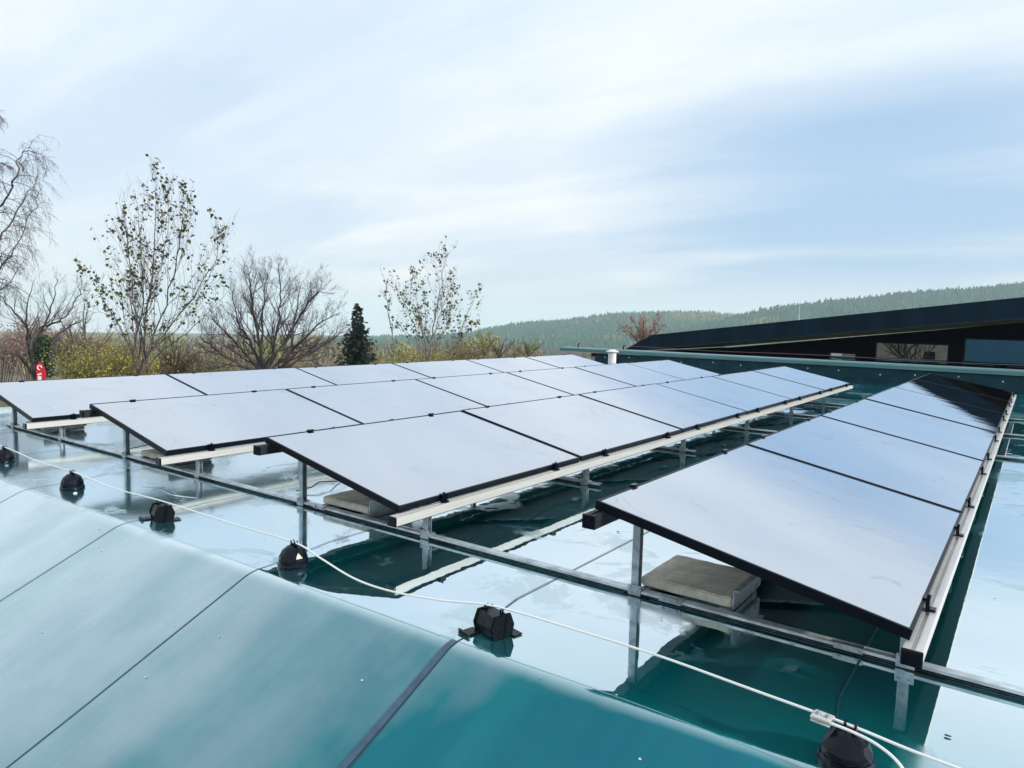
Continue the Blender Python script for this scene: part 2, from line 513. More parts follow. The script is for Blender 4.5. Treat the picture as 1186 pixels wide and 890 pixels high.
RNG = np.random.default_rng(5)
hill_mt = mat('hill_soil', (.035, .050, .028), .95, var=.5, vscale=.05)
def conifer_arrays(pos, hgt, wid, cols):
    """many small ragged conifers in one mesh: three stacked cones each"""
    V = []; Fc = []; C = []
    sides = 6
    tiers = ((0.05, .62, 1.0), (.32, .84, .80), (.60, 1.0, .50))
    nt_ = len(pos)
    per = len(tiers) * (sides + 1)
    ang = np.arange(sides) * 2 * np.pi / sides
    V = np.zeros((nt_, per, 3)); idx = 0
    faces = []
    for (z0, z1, w) in tiers:
        jit = RNG.uniform(.75, 1.2, (nt_, sides)); rot = RNG.uniform(0, 6.3, (nt_, 1))
        V[:, idx:idx + sides, 0] = pos[:, None, 0] + wid[:, None] * w * jit * np.cos(ang + rot)
        V[:, idx:idx + sides, 1] = pos[:, None, 1] + wid[:, None] * w * jit * np.sin(ang + rot)
        V[:, idx:idx + sides, 2] = pos[:, None, 2] + hgt[:, None] * (z0 + RNG.uniform(-.05, .03, (nt_, sides)))
        V[:, idx + sides] = pos; V[:, idx + sides, 2] += hgt * z1
        for k in range(sides):
            faces.append((idx + k, idx + (k + 1) % sides, idx + sides))
        idx += sides + 1
    faces = np.array(faces)
    Fa = (faces[None] + (np.arange(nt_) * per)[:, None, None]).reshape(-1, 3)
    Vc = np.repeat(cols[:, None, :], per, 1).reshape(-1, 3)
    return V.reshape(-1, 3), Fa, Vc

def mesh_np(name, V, Fa, mt, Vc=None):
    me = bpy.data.meshes.new(name)
    me.vertices.add(len(V)); me.vertices.foreach_set('co', V.astype(np.float32).ravel())
    k = Fa.shape[1]
    me.loops.add(Fa.size); me.loops.foreach_set('vertex_index', Fa.astype(np.int32).ravel())
    me.polygons.add(len(Fa)); me.polygons.foreach_set('loop_start', (np.arange(len(Fa)) * k).astype(np.int32))
    me.polygons.foreach_set('loop_total', np.full(len(Fa), k, np.int32))
    if Vc is not None:
        at_ = me.color_attributes.new('species', 'FLOAT_COLOR', 'POINT')
        at_.data.foreach_set('color', np.concatenate([Vc, np.ones((len(Vc), 1))], 1).astype(np.float32).ravel())
    me.materials.append(mt); me.update(calc_edges=True); me.validate()
    o = bpy.data.objects.new(name, me); COL.objects.link(o)
    return o

forest_mt = bpy.data.materials.new('forest'); forest_mt.use_nodes = True
_t = forest_mt.node_tree
_vc = N(_t, 'ShaderNodeVertexColor'); _vc.layer_name = 'species'
_t.links.new(_vc.outputs[0], _t.nodes['Principled BSDF'].inputs['Base Color'])
_t.nodes['Principled BSDF'].inputs['Roughness'].default_value = .8

def build_hill(name, top, base_py, d0, d1, x0, x1, ntrees, hmin, hmax, label, autumn):
    b = MB(); b.smooth = True
    cols = []
    xs = list(range(x0, x1 + 1, 10))
    rows = 14
    def surf(px, t):
        """the hillside between its foot (t=0) and its crest (t=1)"""
        d = d0 + (d1 - d0) * t
        s = t ** .8
        py = base_py(px) + (interp(top, px) - base_py(px)) * s
        p = at(px, py, d)
        return p + Vector((0, 0, 3.0 * mnoise.noise(Vector((p.x * .012, p.y * .012, 1.3))) * t))
    for px in xs:
        col = [surf(px, j / rows) for j in range(rows + 1)]
        crest = col[-1]
        back = (crest - CAM); back.z = 0; back.normalize()
        col.append(crest + back * 150 - Vector((0, 0, 25)))
        col.append(crest + back * 500 - Vector((0, 0, 140)))
        foot = col[0] - back * 60; foot.z = col[0].z - 25
        cols.append([foot] + col)
    n = len(cols[0])
    b.add([p for c in cols for p in c], [(i * n + j, (i + 1) * n + j, (i + 1) * n + j + 1, i * n + j + 1) for i in range(len(cols) - 1) for j in range(n - 1)])
    o = b.build('hill', hill_mt); o['kind'] = 'structure'
    P = np.zeros((ntrees, 3)); H = np.zeros(ntrees); Cc = np.zeros((ntrees, 3))
    r = random.Random(hash(label) % 1000 if False else len(label))
    for i in range(ntrees):
        px = r.uniform(x0, x1); t = r.random() ** .75
        p = surf(px, t)
        P[i] = p; 
        q = mnoise.noise(Vector((p.x * .008, p.y * .008, 4.0)))
        H[i] = r.uniform(hmin, hmax) * (1 + .35 * q) * (1.35 if r.random() < .08 else 1) * (.6 if r.random() < .2 else 1)
        a = autumn(px, t, q, r)
        g = r.uniform(.7, 1.3)
        if a > r.random():
            Cc[i] = np.array(r.choice([(.28, .17, .07), (.24, .20, .08), (.20, .18, .09)])) * g
        else:
            Cc[i] = np.array(r.choice([(.024, .110, .088), (.017, .085, .076), (.055, .135, .080), (.030, .115, .098)])) * g
        P[i, 2] -= .5
    V, Fa, Vc = conifer_arrays(P, H, H * np.where(RNG.random(len(H)) < .35, .40, .26), Cc)
    fo = mesh_np('forest', V, Fa, forest_mt, Vc)
    tag(fo, label, 'forest', kind='stuff')

build_hill('hill', [(380, 392), (480, 391), (540, 387), (575, 380), (620, 373), (680, 368), (720, 363), (770, 361), (810, 363), (850, 365), (900, 372), (1000, 380), (1100, 384)],
           lambda x: 404 + max(0, (x - 640)) * .03, 900, 1500, 380, 1000, 14000, 4.5, 7.2, 'blue green conifer wood on the long low hill in the middle distance',
           lambda px, t, q, r: .02 + (.5 if (t > .75 and 770 < px < 845) else 0) + (.3 if q > .45 else 0))
build_hill('hill', [(780, 384), (850, 368), (880, 361), (920, 355), (960, 349), (1000, 345), (1060, 340), (1120, 334), (1186, 328), (1320, 318)],
           lambda x: 412, 700, 1150, 780, 1320, 13000, 4.2, 7, 'dark conifer wood with orange trees on the higher hill behind the black roof',
           lambda px, t, q, r: .015 + (.3 if q > .42 else 0))

# ------------------------------------------------------------------ roof
ROOF_X0, ROOF_X1 = -9.2, 9.0
def roof_profile():
    pr = [(14.9, 0.0), (6.0, 0.0), (0.0, 0.0), (-.37, 0.0), (-.42, 0.0)]
    R_, a1 = .22, rad(24.0)
    y0 = -.425
    for k in range(0, 9):
        a = a1 * k / 8
        pr.append((y0 - R_ * math.sin(a), -R_ * (1 - math.cos(a))))
    ye, ze = pr[-1]
    for dd in (.02, .06, 1.5, 3.5, 5.0):
        pr.append((ye - dd * math.cos(a1), ze - dd * math.sin(a1)))
    return pr
PROF = roof_profile()
def fold(x):
    """the bend line runs slightly out of square with the rails"""
    return .018 * min(max(x, -9.2), 1.0)
def roof_z(y, x=0.0):
    y = y - fold(x) if y < -.36 else y
    for (ya, za), (yb, zb) in zip(PROF, PROF[1:]):
        if yb <= y <= ya:
            return za + (zb - za) * (ya - y) / (ya - yb)
    return 0.0
def build_roof():
    b = MB(); b.smooth = True
    xs = [ROOF_X0, ROOF_X0 + .02] + [ROOF_X0 + .02 + (ROOF_X1 - ROOF_X0 - .02) * k / 12 for k in range(1, 13)]
    n = len(PROF)
    b.add([(x, y + (fold(x) if y < -.40 else 0), z) for x in xs for y, z in PROF], [(i * n + j, i * n + j + 1, (i + 1) * n + j + 1, (i + 1) * n + j) for i in range(len(xs) - 1) for j in range(n - 1)])
    o = b.build('roof', M['roof']); o['kind'] = 'structure'
    # welded overlaps: each strip laps the next by a few centimetres
    seam_mt = mat('seam_lap', (.10, .26, .32), .35, spec=.5)
    seam_dark = mat('seam_edge', (.012, .045, .065), .45)
    s = MB()
    for i, x in enumerate((-8.75, -7.52, -6.28, -5.06, -3.82, -2.62, -1.405, -.12, 1.12, 2.4, 3.7, 5.0)):
        ys = [14.1, 6.0, .0, -.36] + [y for y, z in PROF if -.62 < y < -.41] + [-1.2, -2.2, -3.4]
        vs = []
        for y in ys:
            if y < -.40: y = y + fold(x)
            z = roof_z(y, x)
            off = .0015 if y < -.4 else .003
            wob = .006 * math.sin(y * 3 + i) + (.07 if y < -.4 else .07 * max(0, min(1, (0.0 - y) / .4)))
            wd = .006
            vs += [(x + wob, y, z + off), (x + wob + wd, y, z + off + .0005)]
        s.add(vs, [(2 * k, 2 * k + 2, 2 * k + 3, 2 * k + 1) for k in range(len(ys) - 1)])
    so_ = s.build('roof_seam', seam_dark, o)
    # one overlap was patched with a darker, wider tape on the fall
    s = MB(); vs = []
    ys = [y for y, z in PROF if -.62 < y < -.44] + [-.8, -1.2, -1.8, -2.6]
    for y in ys:
        k = (y + .47) / -2.1
        vs += [(-1.365, y + fold(-1.35), roof_z(y + fold(-1.35), -1.35) + .003), (-1.337, y + fold(-1.35), roof_z(y + fold(-1.35), -1.35) + .003)]
    s.add(vs, [(2 * k, 2 * k + 2, 2 * k + 3, 2 * k + 1) for k in range(len(ys) - 1)])
    tape = mat('patch_tape', (.045, .095, .16), .35, var=.3, vscale=20)
    s.build('seam_tape', tape, o)
    # low wrinkles standing in the loose-laid sheet
    for pts in ([(-2.62, .50), (-2.72, .72), (-2.90, 1.0), (-2.95, 1.4)], [(-4.6, -.05), (-4.35, .02), (-4.1, .0), (-3.9, .07)], [(-.55, 1.1), (-.72, 1.45), (-.75, 1.9)], [(1.0, .1), (.9, .6), (.93, 1.2)], [(-1.75, .9), (-1.66, 1.4), (-1.7, 2.0)]):
        s = MB(); s.smooth = True
        L_ = [Vector((x, y, -.004)) for x, y in pts]
        fine = []
        for i in range(len(L_) - 1):
            for k in range(6):
                fine.append(L_[i].lerp(L_[i + 1], k / 6) + Vector((.012 * math.sin(i * 6 + k), 0, 0)))
        fine.append(L_[-1])
        n = len(fine)
        s.tube(fine, [.004 + .017 * math.sin(math.pi * i / (n - 1)) ** .7 for i in range(n)], 10)
        s.v = [(v[0], v[1], -.004 + (v[2] + .004) * .38) for v in s.v]
        s.build('wrinkle', M['roof'], o)
    # building body below the roof
    w = MB()
    w.box(ROOF_X0 + .05, ROOF_X1 - .05, -4.6, 14.8, -5.0, -2.35)
    w.box(ROOF_X0 + .03, ROOF_X1 - .03, -.1, 14.85, -2.352, -.03)
    wo = w.build('roof_wall', M['membrane_up'], o)
    e = MB()
    e.box(ROOF_X0 - .04, ROOF_X0 - .002, -.3, 14.9, -.14, .035)
    e.build('roof_edge_trim', M['galv'], o)
build_roof()

# ------------------------------------------------------------------ solar panels and racks
PW, PL, PITCH = 1.134, 1.783, 1.803
TILT = rad(11.53)
ROWS = [dict(x=.078, z=.279, t=rad(11.05), y=.0), dict(x=-2.223, z=.238, t=TILT, y=.112), dict(x=-4.446, z=.234, t=TILT, y=.109), dict(x=-6.669, z=.231, t=TILT, y=.123)]
ROWNAME = ['nearest row on the right', 'second row from the right', 'third row from the right', 'farthest row on the left']
ORD = ['first', 'second', 'third', 'fourth', 'fifth', 'last']
def build_panels():
    fr = MB()
    h = .035; lip = .011
    # outer frame: four bars with mitre-like butt joints
    fr.box(-PW, -PW + lip, 0, PL, -h, 0); fr.box(-lip, 0, 0, PL, -h, 0)
    fr.box(-PW + lip, -lip, 0, lip, -h, 0); fr.box(-PW + lip, -lip, PL - lip, PL, -h, 0)
    # inner return flanges of the frame
    fr.box(-PW + lip, -PW + .03, lip, PL - lip, -h, -h + .002); fr.box(-.03, -lip, lip, PL - lip, -h, -h + .002)
    gl = MB()
    gl.box(-PW + lip, -lip, lip, PL - lip, -.006, -.0015)
    bs = MB(); bs.box(-PW + lip, -lip, lip, PL - lip, -.0085, -.0062)
    jb = MB()
    for yy in (PL / 2,):
        jb.box(-PW / 2 - .03, -PW / 2 + .03, yy - .05, yy + .05, -.026, -.0087)
    proto = None; rr_ = random.Random(4)
    for r, R_ in enumerate(ROWS):
        for k in range(6):
            if proto is None:
                o = proto = empty('solar_module', (0, 0, 0))
                fr.build('frame', M['black_alu'], o)
                gl.build('glass', M['panel'], o)
                bs.build('backsheet', M['backsheet'], o)
                jb.build('junction_box', M['black_plastic'], o)
            else:
                o = copy_tree(proto)
            o.location = (R_['x'], R_['y'] + k * PITCH, R_['z'])
            o.rotation_euler = (rr_.uniform(-.0022, .0022), R_['t'] + rr_.uniform(-.0015, .0015), 0)
            extra = {(0, 0): 'solar panel over the fully visible concrete slab, near end of the rightmost row',
                     (0, 5): 'solar panel mirroring the dark building, far end of the rightmost row'}.get((r, k))
            lab = extra or ['solar panel %s from the near end of the rightmost row',
                            'solar panel %s from the near end of the middle row, second row from the right',
                            'solar panel %s from the near end of the third row from the right',
                            'solar panel %s from the near end of the hindmost row by the trees'][r] % (ORD[k] if k < 5 else 'farthest')
            if not extra and k == 0:
                lab = lab.replace('first from', 'at')
            if not extra and k == 5:
                lab = lab.replace('farthest from the near end', 'at the far end')
            tag(o, lab, 'solar panel', 'black solar panels in four tilted rows')
build_panels()

RAIL_Y = [.38, 2.08, 3.87, 5.70, 7.52, 9.33]
def build_racks():
    for r, R_ in enumerate(ROWS):
        x0, z0, t, y0 = R_['x'], R_['z'], R_['t'], R_['y']
        xh = x0 - PW * math.cos(t); zh = z0 + PW * math.sin(t)
        root = empty('panel_rack', (x0, y0, 0))
        lab = ['metal rack carrying the rightmost row of panels', 'metal rack with the longest visible white low rail, under the middle row of panels',
               'metal rack under the third row of panels from the right', 'metal rack under the hindmost row of panels by the trees'][r]
        tag(root, lab, 'panel rack', 'metal racks under the solar panels')
        ya, yb = -.055, 6 * PITCH + .03
        # low rail: slotted aluminium profile, its top groove open
        zl1 = z0 - .040; zl0 = zl1 - .044
        def rail(xa, xb, za, zb, nm, mt):
            w = xb - xa
            prof = [(0, 0), (w, 0), (w, zb - za), (w * .62, zb - za), (w * .62, zb - za - .010), (w * .38, zb - za - .010), (w * .38, zb - za), (0, zb - za)]
            b = MB(); b.prism([(xa - x0 + u, za + v) for u, v in prof], (0, 0, 0), (1, 0, 0), (0, 0, 1), (0, 1, 0), ya, yb)
            ro = b.build(nm, mt, root)
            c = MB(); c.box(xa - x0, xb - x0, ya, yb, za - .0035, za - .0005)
            c.build('underside_shade', M['rubber'], ro)  # black strip added to stand for shade on the rail's underside
            for u0, u1 in ((ya - .012, ya - .0005), (yb + .0005, yb + .008)):
                c = MB()
                c.box(xa - x0 - .003, xb - x0 + .003, u0, u1, za - .004, zb + .003)
                c.build('end_cap', M['black_plastic'], ro, bevel=.004)
            return ro
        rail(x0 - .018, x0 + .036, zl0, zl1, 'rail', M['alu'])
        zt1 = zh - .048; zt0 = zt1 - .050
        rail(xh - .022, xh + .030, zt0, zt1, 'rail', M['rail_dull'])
        # legs: C-section posts
        for i, y in enumerate(RAIL_Y):
            yl = y - y0
            for (xc, ztop) in ((x0 - .055, zl1 - .01), (xh + .004, zt0 + .001)):
                b = MB()
                w = .017
                prof = [(w, -w), (w, -w + .003), (-w + .003, -w + .003), (-w + .003, w - .003), (w, w - .003), (w, w), (-w, w), (-w, -w)]
                b.prism([(xc - x0 + u, yl + v) for u, v in prof], (0, 0, 0), (1, 0, 0), (0, 1, 0), (0, 0, 1), .018, ztop)
                lg = b.build('leg', M['galv'], root)
                b = MB()
                b.box(xc - x0 - .026, xc - x0 + .034, yl - .0265, yl - .0210, .004, .050)
                b.box(xc - x0 - .026, xc - x0 + .034, yl - .0210, yl + .03, .0272, .0318)
                for bx in (-.014, .02):
                    b.prism([(.006 * math.cos(q * 1.047), .006 * math.sin(q * 1.047)) for q in range(6)], (xc - x0 + bx, yl - .0267, .040), (1, 0, 0), (0, 0, 1), (0, -1, 0), 0, .006)
                b.build('foot_bracket', M['galv'], lg)
        # clamps
        for k in range(6):
            for dy in (.33, 1.45):
                yl = k * PITCH + dy
                b = MB()
                b.box(-.001, .012, yl - .022, yl + .022, -.040 + .001, .0035)
                b.box(-.012, .0125, yl - .022, yl + .022, .0036, .0075)
                b.prism([(.0065 * math.cos(q * 1.047), .0065 * math.sin(q * 1.047)) for q in range(6)], (.006, yl, .0076), (1, 0, 0), (0, 1, 0), (0, 0, 1), 0, .008)
                b.box(.012, .030, yl - .016, yl + .016, -.038, -.030)
                vs = [Vector((v[0] + .0015, v[1], v[2] + z0)) for v in b.v]
                b.v = [tuple(v) for v in vs]
                b.build('clamp', M['black_plastic'], root)
                b = MB()
                cx, cz = xh - x0, zh
                b.box(cx - .012, cx - .0015, yl - .022, yl + .022, cz - .044, cz + .0025)
                b.box(cx - .012, cx + .010, yl - .022, yl + .022, cz + .0027, cz + .0065)
                b.build('clamp', M['black_plastic'], root)
        # short base rails where no full cross rail runs
        for y in (RAIL_Y[1], RAIL_Y[2]):
            b = MB()
            c_profile(b, xh - x0 - .05, .0 if r == 0 else .07, y - y0)
            b.build('base_rail', [M['galv_rail'], M['galv_shade']], root)

def c_profile(b, xa, xb, y):
    """galvanised channel lying on the roof along x"""
    w, h = .0205, .024
    zb = .003
    q = .0025
    # top flange, back web and bottom flange; the open side faces the roof edge
    b.box(xa, xb, y - w, y + w, zb + h - q, zb + h)
    b.box(xa, xb, y - w, y - w + q, zb + h - .0115, zb + h - q - .0002)
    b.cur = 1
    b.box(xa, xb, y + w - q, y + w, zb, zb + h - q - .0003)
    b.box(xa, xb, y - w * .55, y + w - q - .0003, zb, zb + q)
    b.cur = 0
build_racks()

def build_cross_rails():
    for i, (y, xa, xb, lab) in enumerate(((.38, -7.98, 4.5, 'long galvanised rail across the wet roof under the near ends of the panels'),
                                  (5.70, -7.95, 4.5, 'galvanised rail crossing the roof at the middle of the panel rows'),
                                  (7.52, -7.95, 4.5, 'galvanised rail crossing the roof before the far parapet, next to last'),
                                  (9.33, -7.95, 4.5, 'galvanised rail crossing the roof closest to the far parapet'))):
        o = empty('cross_rail', (0, y, 0))
        b = MB(); c_profile(b, xa, xb, 0); b.build('channel', [M['galv_rail'], M['galv_shade']], o)
        p = MB()
        x = xa + .3
        while x < xb:
            p.box(x - .06, x + .06, -.035, .035, .001, .0028); x += 1.11
        p.build('rubber_pad', M['rubber'], o)
        if i == 0:
            for xj in (-.86, -3.15, -.16):
                j = MB()
                j.box(xj - .05, xj + .05, -.0250, -.0210, .010, .0272)
                j.box(xj - .05, xj + .05, -.0250, .012, .0274, .0312)
                for q_ in (-.03, .03):
                    j.prism([(.007 * math.cos(q * 1.047), .007 * math.sin(q * 1.047)) for q in range(6)], (xj + q_, -.0252, .020), (1, 0, 0), (0, 0, 1), (0, -1, 0), 0, .006)
                j.build('splice_plate', M['galv'], o)
        tag(o, lab, 'metal rail', 'galvanised rails lying across the roof')
build_cross_rails()

def rough_slab(w, d, h, seed):
    """cast slab: worn arrises, a chipped corner, uneven faces"""
    import bmesh
    bm = bmesh.new()
    bmesh.ops.create_cube(bm, size=1.0)
    for v in bm.verts:
        v.co = Vector(((v.co.x + .5) * w, (v.co.y + .5) * d, (v.co.z + .5) * h))
    bmesh.ops.bevel(bm, geom=list(bm.edges), offset=.006, segments=2, affect='EDGES')
    bmesh.ops.subdivide_edges(bm, edges=list(bm.edges), cuts=7, use_grid_fill=True)
    for v in bm.verts:
        e = min(v.co.x, w - v.co.x) < .012, min(v.co.y, d - v.co.y) < .012, min(v.co.z, h - v.co.z) < .008
        k = .0035 if sum(e) >= 2 else .0008
        v.co += Vector((mnoise.noise(v.co * 40 + Vector((seed, 0, 0))), mnoise.noise(v.co * 40 + Vector((9, seed, 0))), mnoise.noise(v.co * 40 + Vector((0, 5, seed))))) * k
    bm.verts.index_update()
    b = MB()
    b.add([tuple(v.co) for v in bm.verts], [tuple(v.index for v in f.verts) for f in bm.faces])
    bm.free()
    return b

def build_ballast():
    labs = ['concrete ballast slab under the near end of the rightmost panel, fully in view',
            'concrete ballast slab under the near end of the middle row', 'concrete ballast slab under the near end of the third row from the right',
            'concrete ballast slab under the near end of the hindmost row']
    for r, (x0, x1, y0, y1) in enumerate(((-1.025, -.615, .412, .80), (-3.18, -2.77, .412, .80), (-5.40, -4.99, .412, .80), (-7.62, -7.21, .412, .80))):
        b = rough_slab(x1 - x0, y1 - y0, .042, r)
        o = b.build('ballast_slab', M['concrete'], loc=(x0, y0, .034))
        tag(o, labs[r], 'concrete slab', 'concrete ballast slabs')
        t = empty('ballast_tray', (x1, y0, 0))
        b = MB()
        b.box(-.41, .006, .02, .36, .029, .0335)
        b.box(.004, .0075, .00, .36, .0346, .112)
        b.box(.0076, .03, .00, .36, .108, .112)
        b.build('sheet', M['galv'], t)
        b = MB()
        b.box(-.40, -.36, -.02, .37, .004, .0295)
        b.build('bearer', M['galv'], t)
        b = MB(); b.box(-.05, -.01, -.02, .37, .004, .0295)
        b.build('bearer', M['galv'], t)
        tag(t, labs[r].replace('concrete ballast slab', 'metal tray of the slab').replace(', fully in view', ''), 'metal tray', 'sheet metal trays for the slabs')
build_ballast()

# ------------------------------------------------------------------ lightning conductor
HOLD = [(-6.06, -.30, 'dome'), (-4.80, -.345, 'dome'), (-3.66, -.345, 'box'), (-2.47, -.345, 'dome'), (-1.275, -.335, 'box'), (-.02, -.375, 'dome')]
def build_wire():
    hl = {0: 'black dome wire holder at the left edge of the roof', 1: 'black faceted dome wire holder, second from the left', 3: 'black faceted dome wire holder beside the dark puddle in the middle',
          5: 'large black faceted dome wire holder closest to the camera with the wire connector over it', 2: 'black box wire holder with rough end, farther of the two boxes', 4: 'black box wire holder with base strip, nearer of the two boxes'}
    for i, (x, y, kind) in enumerate(HOLD):
        z = roof_z(y - .02, x)
        o = empty('wire_holder', (x, y, z), rz=.3 * i)
        if kind == 'dome':
            b = MB()
            b.lathe([(.083, .001), (.085, .012), (.079, .016), (.078, .030)], 20)
            b.build('base', M['black_plastic'], o)
            b = MB()
            b.lathe([(.0775, .0302), (.076, .048), (.062, .074), (.036, .094), (.012, .1)], 11, twist=.5)
            b.build('dome', M['black_plastic'], o)
            o.rotation_euler.z = .3 * i
            hz = .1
        else:
            o.rotation_euler.z = rad(-14)
            b = MB()
            prof = [(-.050, .004), (.050, .004), (.062, .045), (.040, .086), (-.040, .086), (-.062, .045)]
            b.prism(prof, (0, 0, 0), (0, 1, 0), (0, 0, 1), (1, 0, 0), -.065, .065)
            b.build('body', M['box_plastic'], o, bevel=.004)
            for u0, u1 in ((.058, .070), (-.070, -.058)):
                b = MB()
                b.prism([(-.054, .002), (.054, .002), (.067, .045), (.044, .092), (-.044, .092), (-.067, .045)], (0, 0, 0), (0, 1, 0), (0, 0, 1), (1, 0, 0), u0, u1)
                b.build('end_plate', M['matte_plastic'], o)
            b = MB()
            b.box(-.10, -.04, -.13, -.045, .002, .008); b.box(-.11, -.03, -.124, -.112, .008, .014)
            b.build('base_strip', M['box_plastic'], o)
            b = MB(); b.box(.02, .09, .05, .10, .002, .007)
            b.build('base_strip', M['box_plastic'], o)
            hz = .088
        inv = -o.rotation_euler.z
        ca, sa = math.cos(inv), math.sin(inv)
        for dx in ((-.045, .045) if kind == 'box' else (-.008, .022)):
            b = MB()
            for dy in (-.009, .009):
                cx, cy = dx * ca - dy * sa, dx * sa + dy * ca
                b.tube([(cx, cy, hz - .012), (cx, cy, hz + .022)], .0042, 6)
            b.tube([(dx * ca + .011 * sa, dx * sa - .011 * ca, hz + .002), (dx * ca - .011 * sa, dx * sa + .011 * ca, hz + .002)], .005, 6)
            b.build('clip', M['black_plastic'], o)
        o.scale = (.88, .88, 1) if kind == 'dome' else (.82, .82, .98)
        tag(o, hl[i], 'wire holder', 'black holders under the lightning wire')
    # the conductor: straight over the clips, slack between some of them
    P = [(-7.6, -.26, .12), (-6.06, -.30, .113), (-5.4, -.325, .098), (-4.80, -.345, .113), (-4.2, -.35, .095), (-3.66, -.345, .108), (-3.0, -.335, .103), (-2.47, -.345, .113),
         (-2.25, -.37, .093), (-1.98, -.40, .066), (-1.75, -.40, .066), (-1.5, -.375, .085), (-1.275, -.335, .108), (-.9, -.315, .107), (-.6, -.315, .107), (-.3, -.345, .110), (-.02, -.375, .113), (.25, -.41, .110), (.9, -.45, .115), (2.2, -.5, .115)]
    def smooth(P, n=6):
        P = [Vector(p) for p in P]; out = []
        for i in range(len(P) - 1):
            p0, p1, p2, p3 = P[max(i - 1, 0)], P[i], P[i + 1], P[min(i + 2, len(P) - 1)]
            for k in range(n):
                t = k / n
                out.append(.5 * ((2 * p1) + (p2 - p0) * t + (2 * p0 - 5 * p1 + 4 * p2 - p3) * t * t + (3 * p1 - p0 - 3 * p2 + p3) * t ** 3))
        out.append(P[-1]); return out
    b = MB(); b.smooth = True
    b.tube(smooth(P), .0043, 8)
    tag(b.build('lightning_wire', M['wire']), 'long white metal wire running across the black holders at the roof edge', 'wire')
    b = MB(); b.smooth = True
    b.tube(smooth([(-.115, -.391, .112), (-.06, -.397, .112), (.0, -.402, .110), (.06, -.415, .104), (.115, -.445, .09), (.16, -.50, .06), (.19, -.60, .02), (.21, -.75, -.08), (.22, -1.1, -.22), (.22, -1.8, -.53)]), .0043, 8)
    tag(b.build('branch_wire', M['wire']), 'short white wire bending down over the roof edge from the connector', 'wire')
    c = empty('wire_connector', (-.085, -.384, .112), rz=-.12)
    b = MB(); b.box(-.026, .026, -.022, .022, .0045, .0085); b.box(-.026, .026, -.022, .022, -.0085, -.0045)
    b.build('plate', M['alu'], c, bevel=.001)
    for dx in (-.013, .013):
        b = MB()
        b.lathe([(.0075, .0086), (.0075, .010)], 12, (dx, .0, 0))
        b.prism([(.0055 * math.cos(q * 1.047), .0055 * math.sin(q * 1.047)) for q in range(6)], (dx, 0, .01), (1, 0, 0), (0, 1, 0), (0, 0, 1), 0, .006)
        b.build('bolt', M['galv'], c)
    tag(c, 'small metal two-bolt connector joining two white wires', 'connector')
build_wire()

def build_cables():
    b = MB(); b.smooth = True
    pts = []
    x = -3.62
    for i in range(26):
        yy = .55 + i * .09
        pts.append((x + .04 * math.sin(i * .9) + .02 * math.sin(i * 2.3), yy, .012 + .035 * max(0, math.sin(i * .75)) ** 2))
    b.tube(pts, .004, 6)
    tag(b.build('solar_cable', M['rubber']), 'black cable looping over the wet roof behind the middle row', 'cable', 'black cables on the roof')
    b = MB(); b.smooth = True
    b.tube([(-5.85 + .05 * math.sin(i * 1.1), .5 + i * .1, .010 + .03 * max(0, math.sin(i * .9)) ** 2) for i in range(20)], .004, 6)
    tag(b.build('solar_cable', M['rubber']), 'black cable lying behind the third row of panels from the right', 'cable', 'black cables on the roof')
    b = MB(); b.smooth = True
    b.tube([(-2.36 + .015 * math.sin(i * 1.7), .6 + i * .2, .15 - .03 * abs(math.sin(i * .8))) for i in range(50)], .004, 5)
    tag(b.build('solar_cable', M['rubber']), 'black cable slung beneath the low rail of the middle row', 'cable', 'black cables on the roof')
build_cables()
def build_debris():
    r = random.Random(77)
    b = MB()
    for i in range(150):
        x, y = r.uniform(-6.5, 1.2), (r.uniform(-2.4, -.45) if i % 3 else r.uniform(-.4, 1.8))
        z = roof_z(y, x); sz = r.uniform(.003, .009) if i % 12 else r.uniform(.012, .022)
        a = r.uniform(0, 6.28); sl_ = -math.tan(rad(24)) if y < -.5 else 0.0
        pts = []
        for k in range(5):
            an = a + k * 1.257; q = sz * r.uniform(.5, 1)
            dx, dy = q * math.cos(an), q * math.sin(an) * .6
            pts.append((x + dx, y + dy, z + .0035 - dy * sl_ * 1.0 + r.uniform(0, .002)))
        b.cur = 0 if i % 3 else 1
        b.add(pts, [(0, 1, 2, 3, 4)])
    o = b.build('debris', [mat('pale_fleck', (.55, .58, .56), .6), mat('leaf_litter', (.05, .045, .03), .7)])
    tag(o, 'small pale flecks and leaf bits scattered over the wet roof', 'debris', kind='stuff')
build_debris()

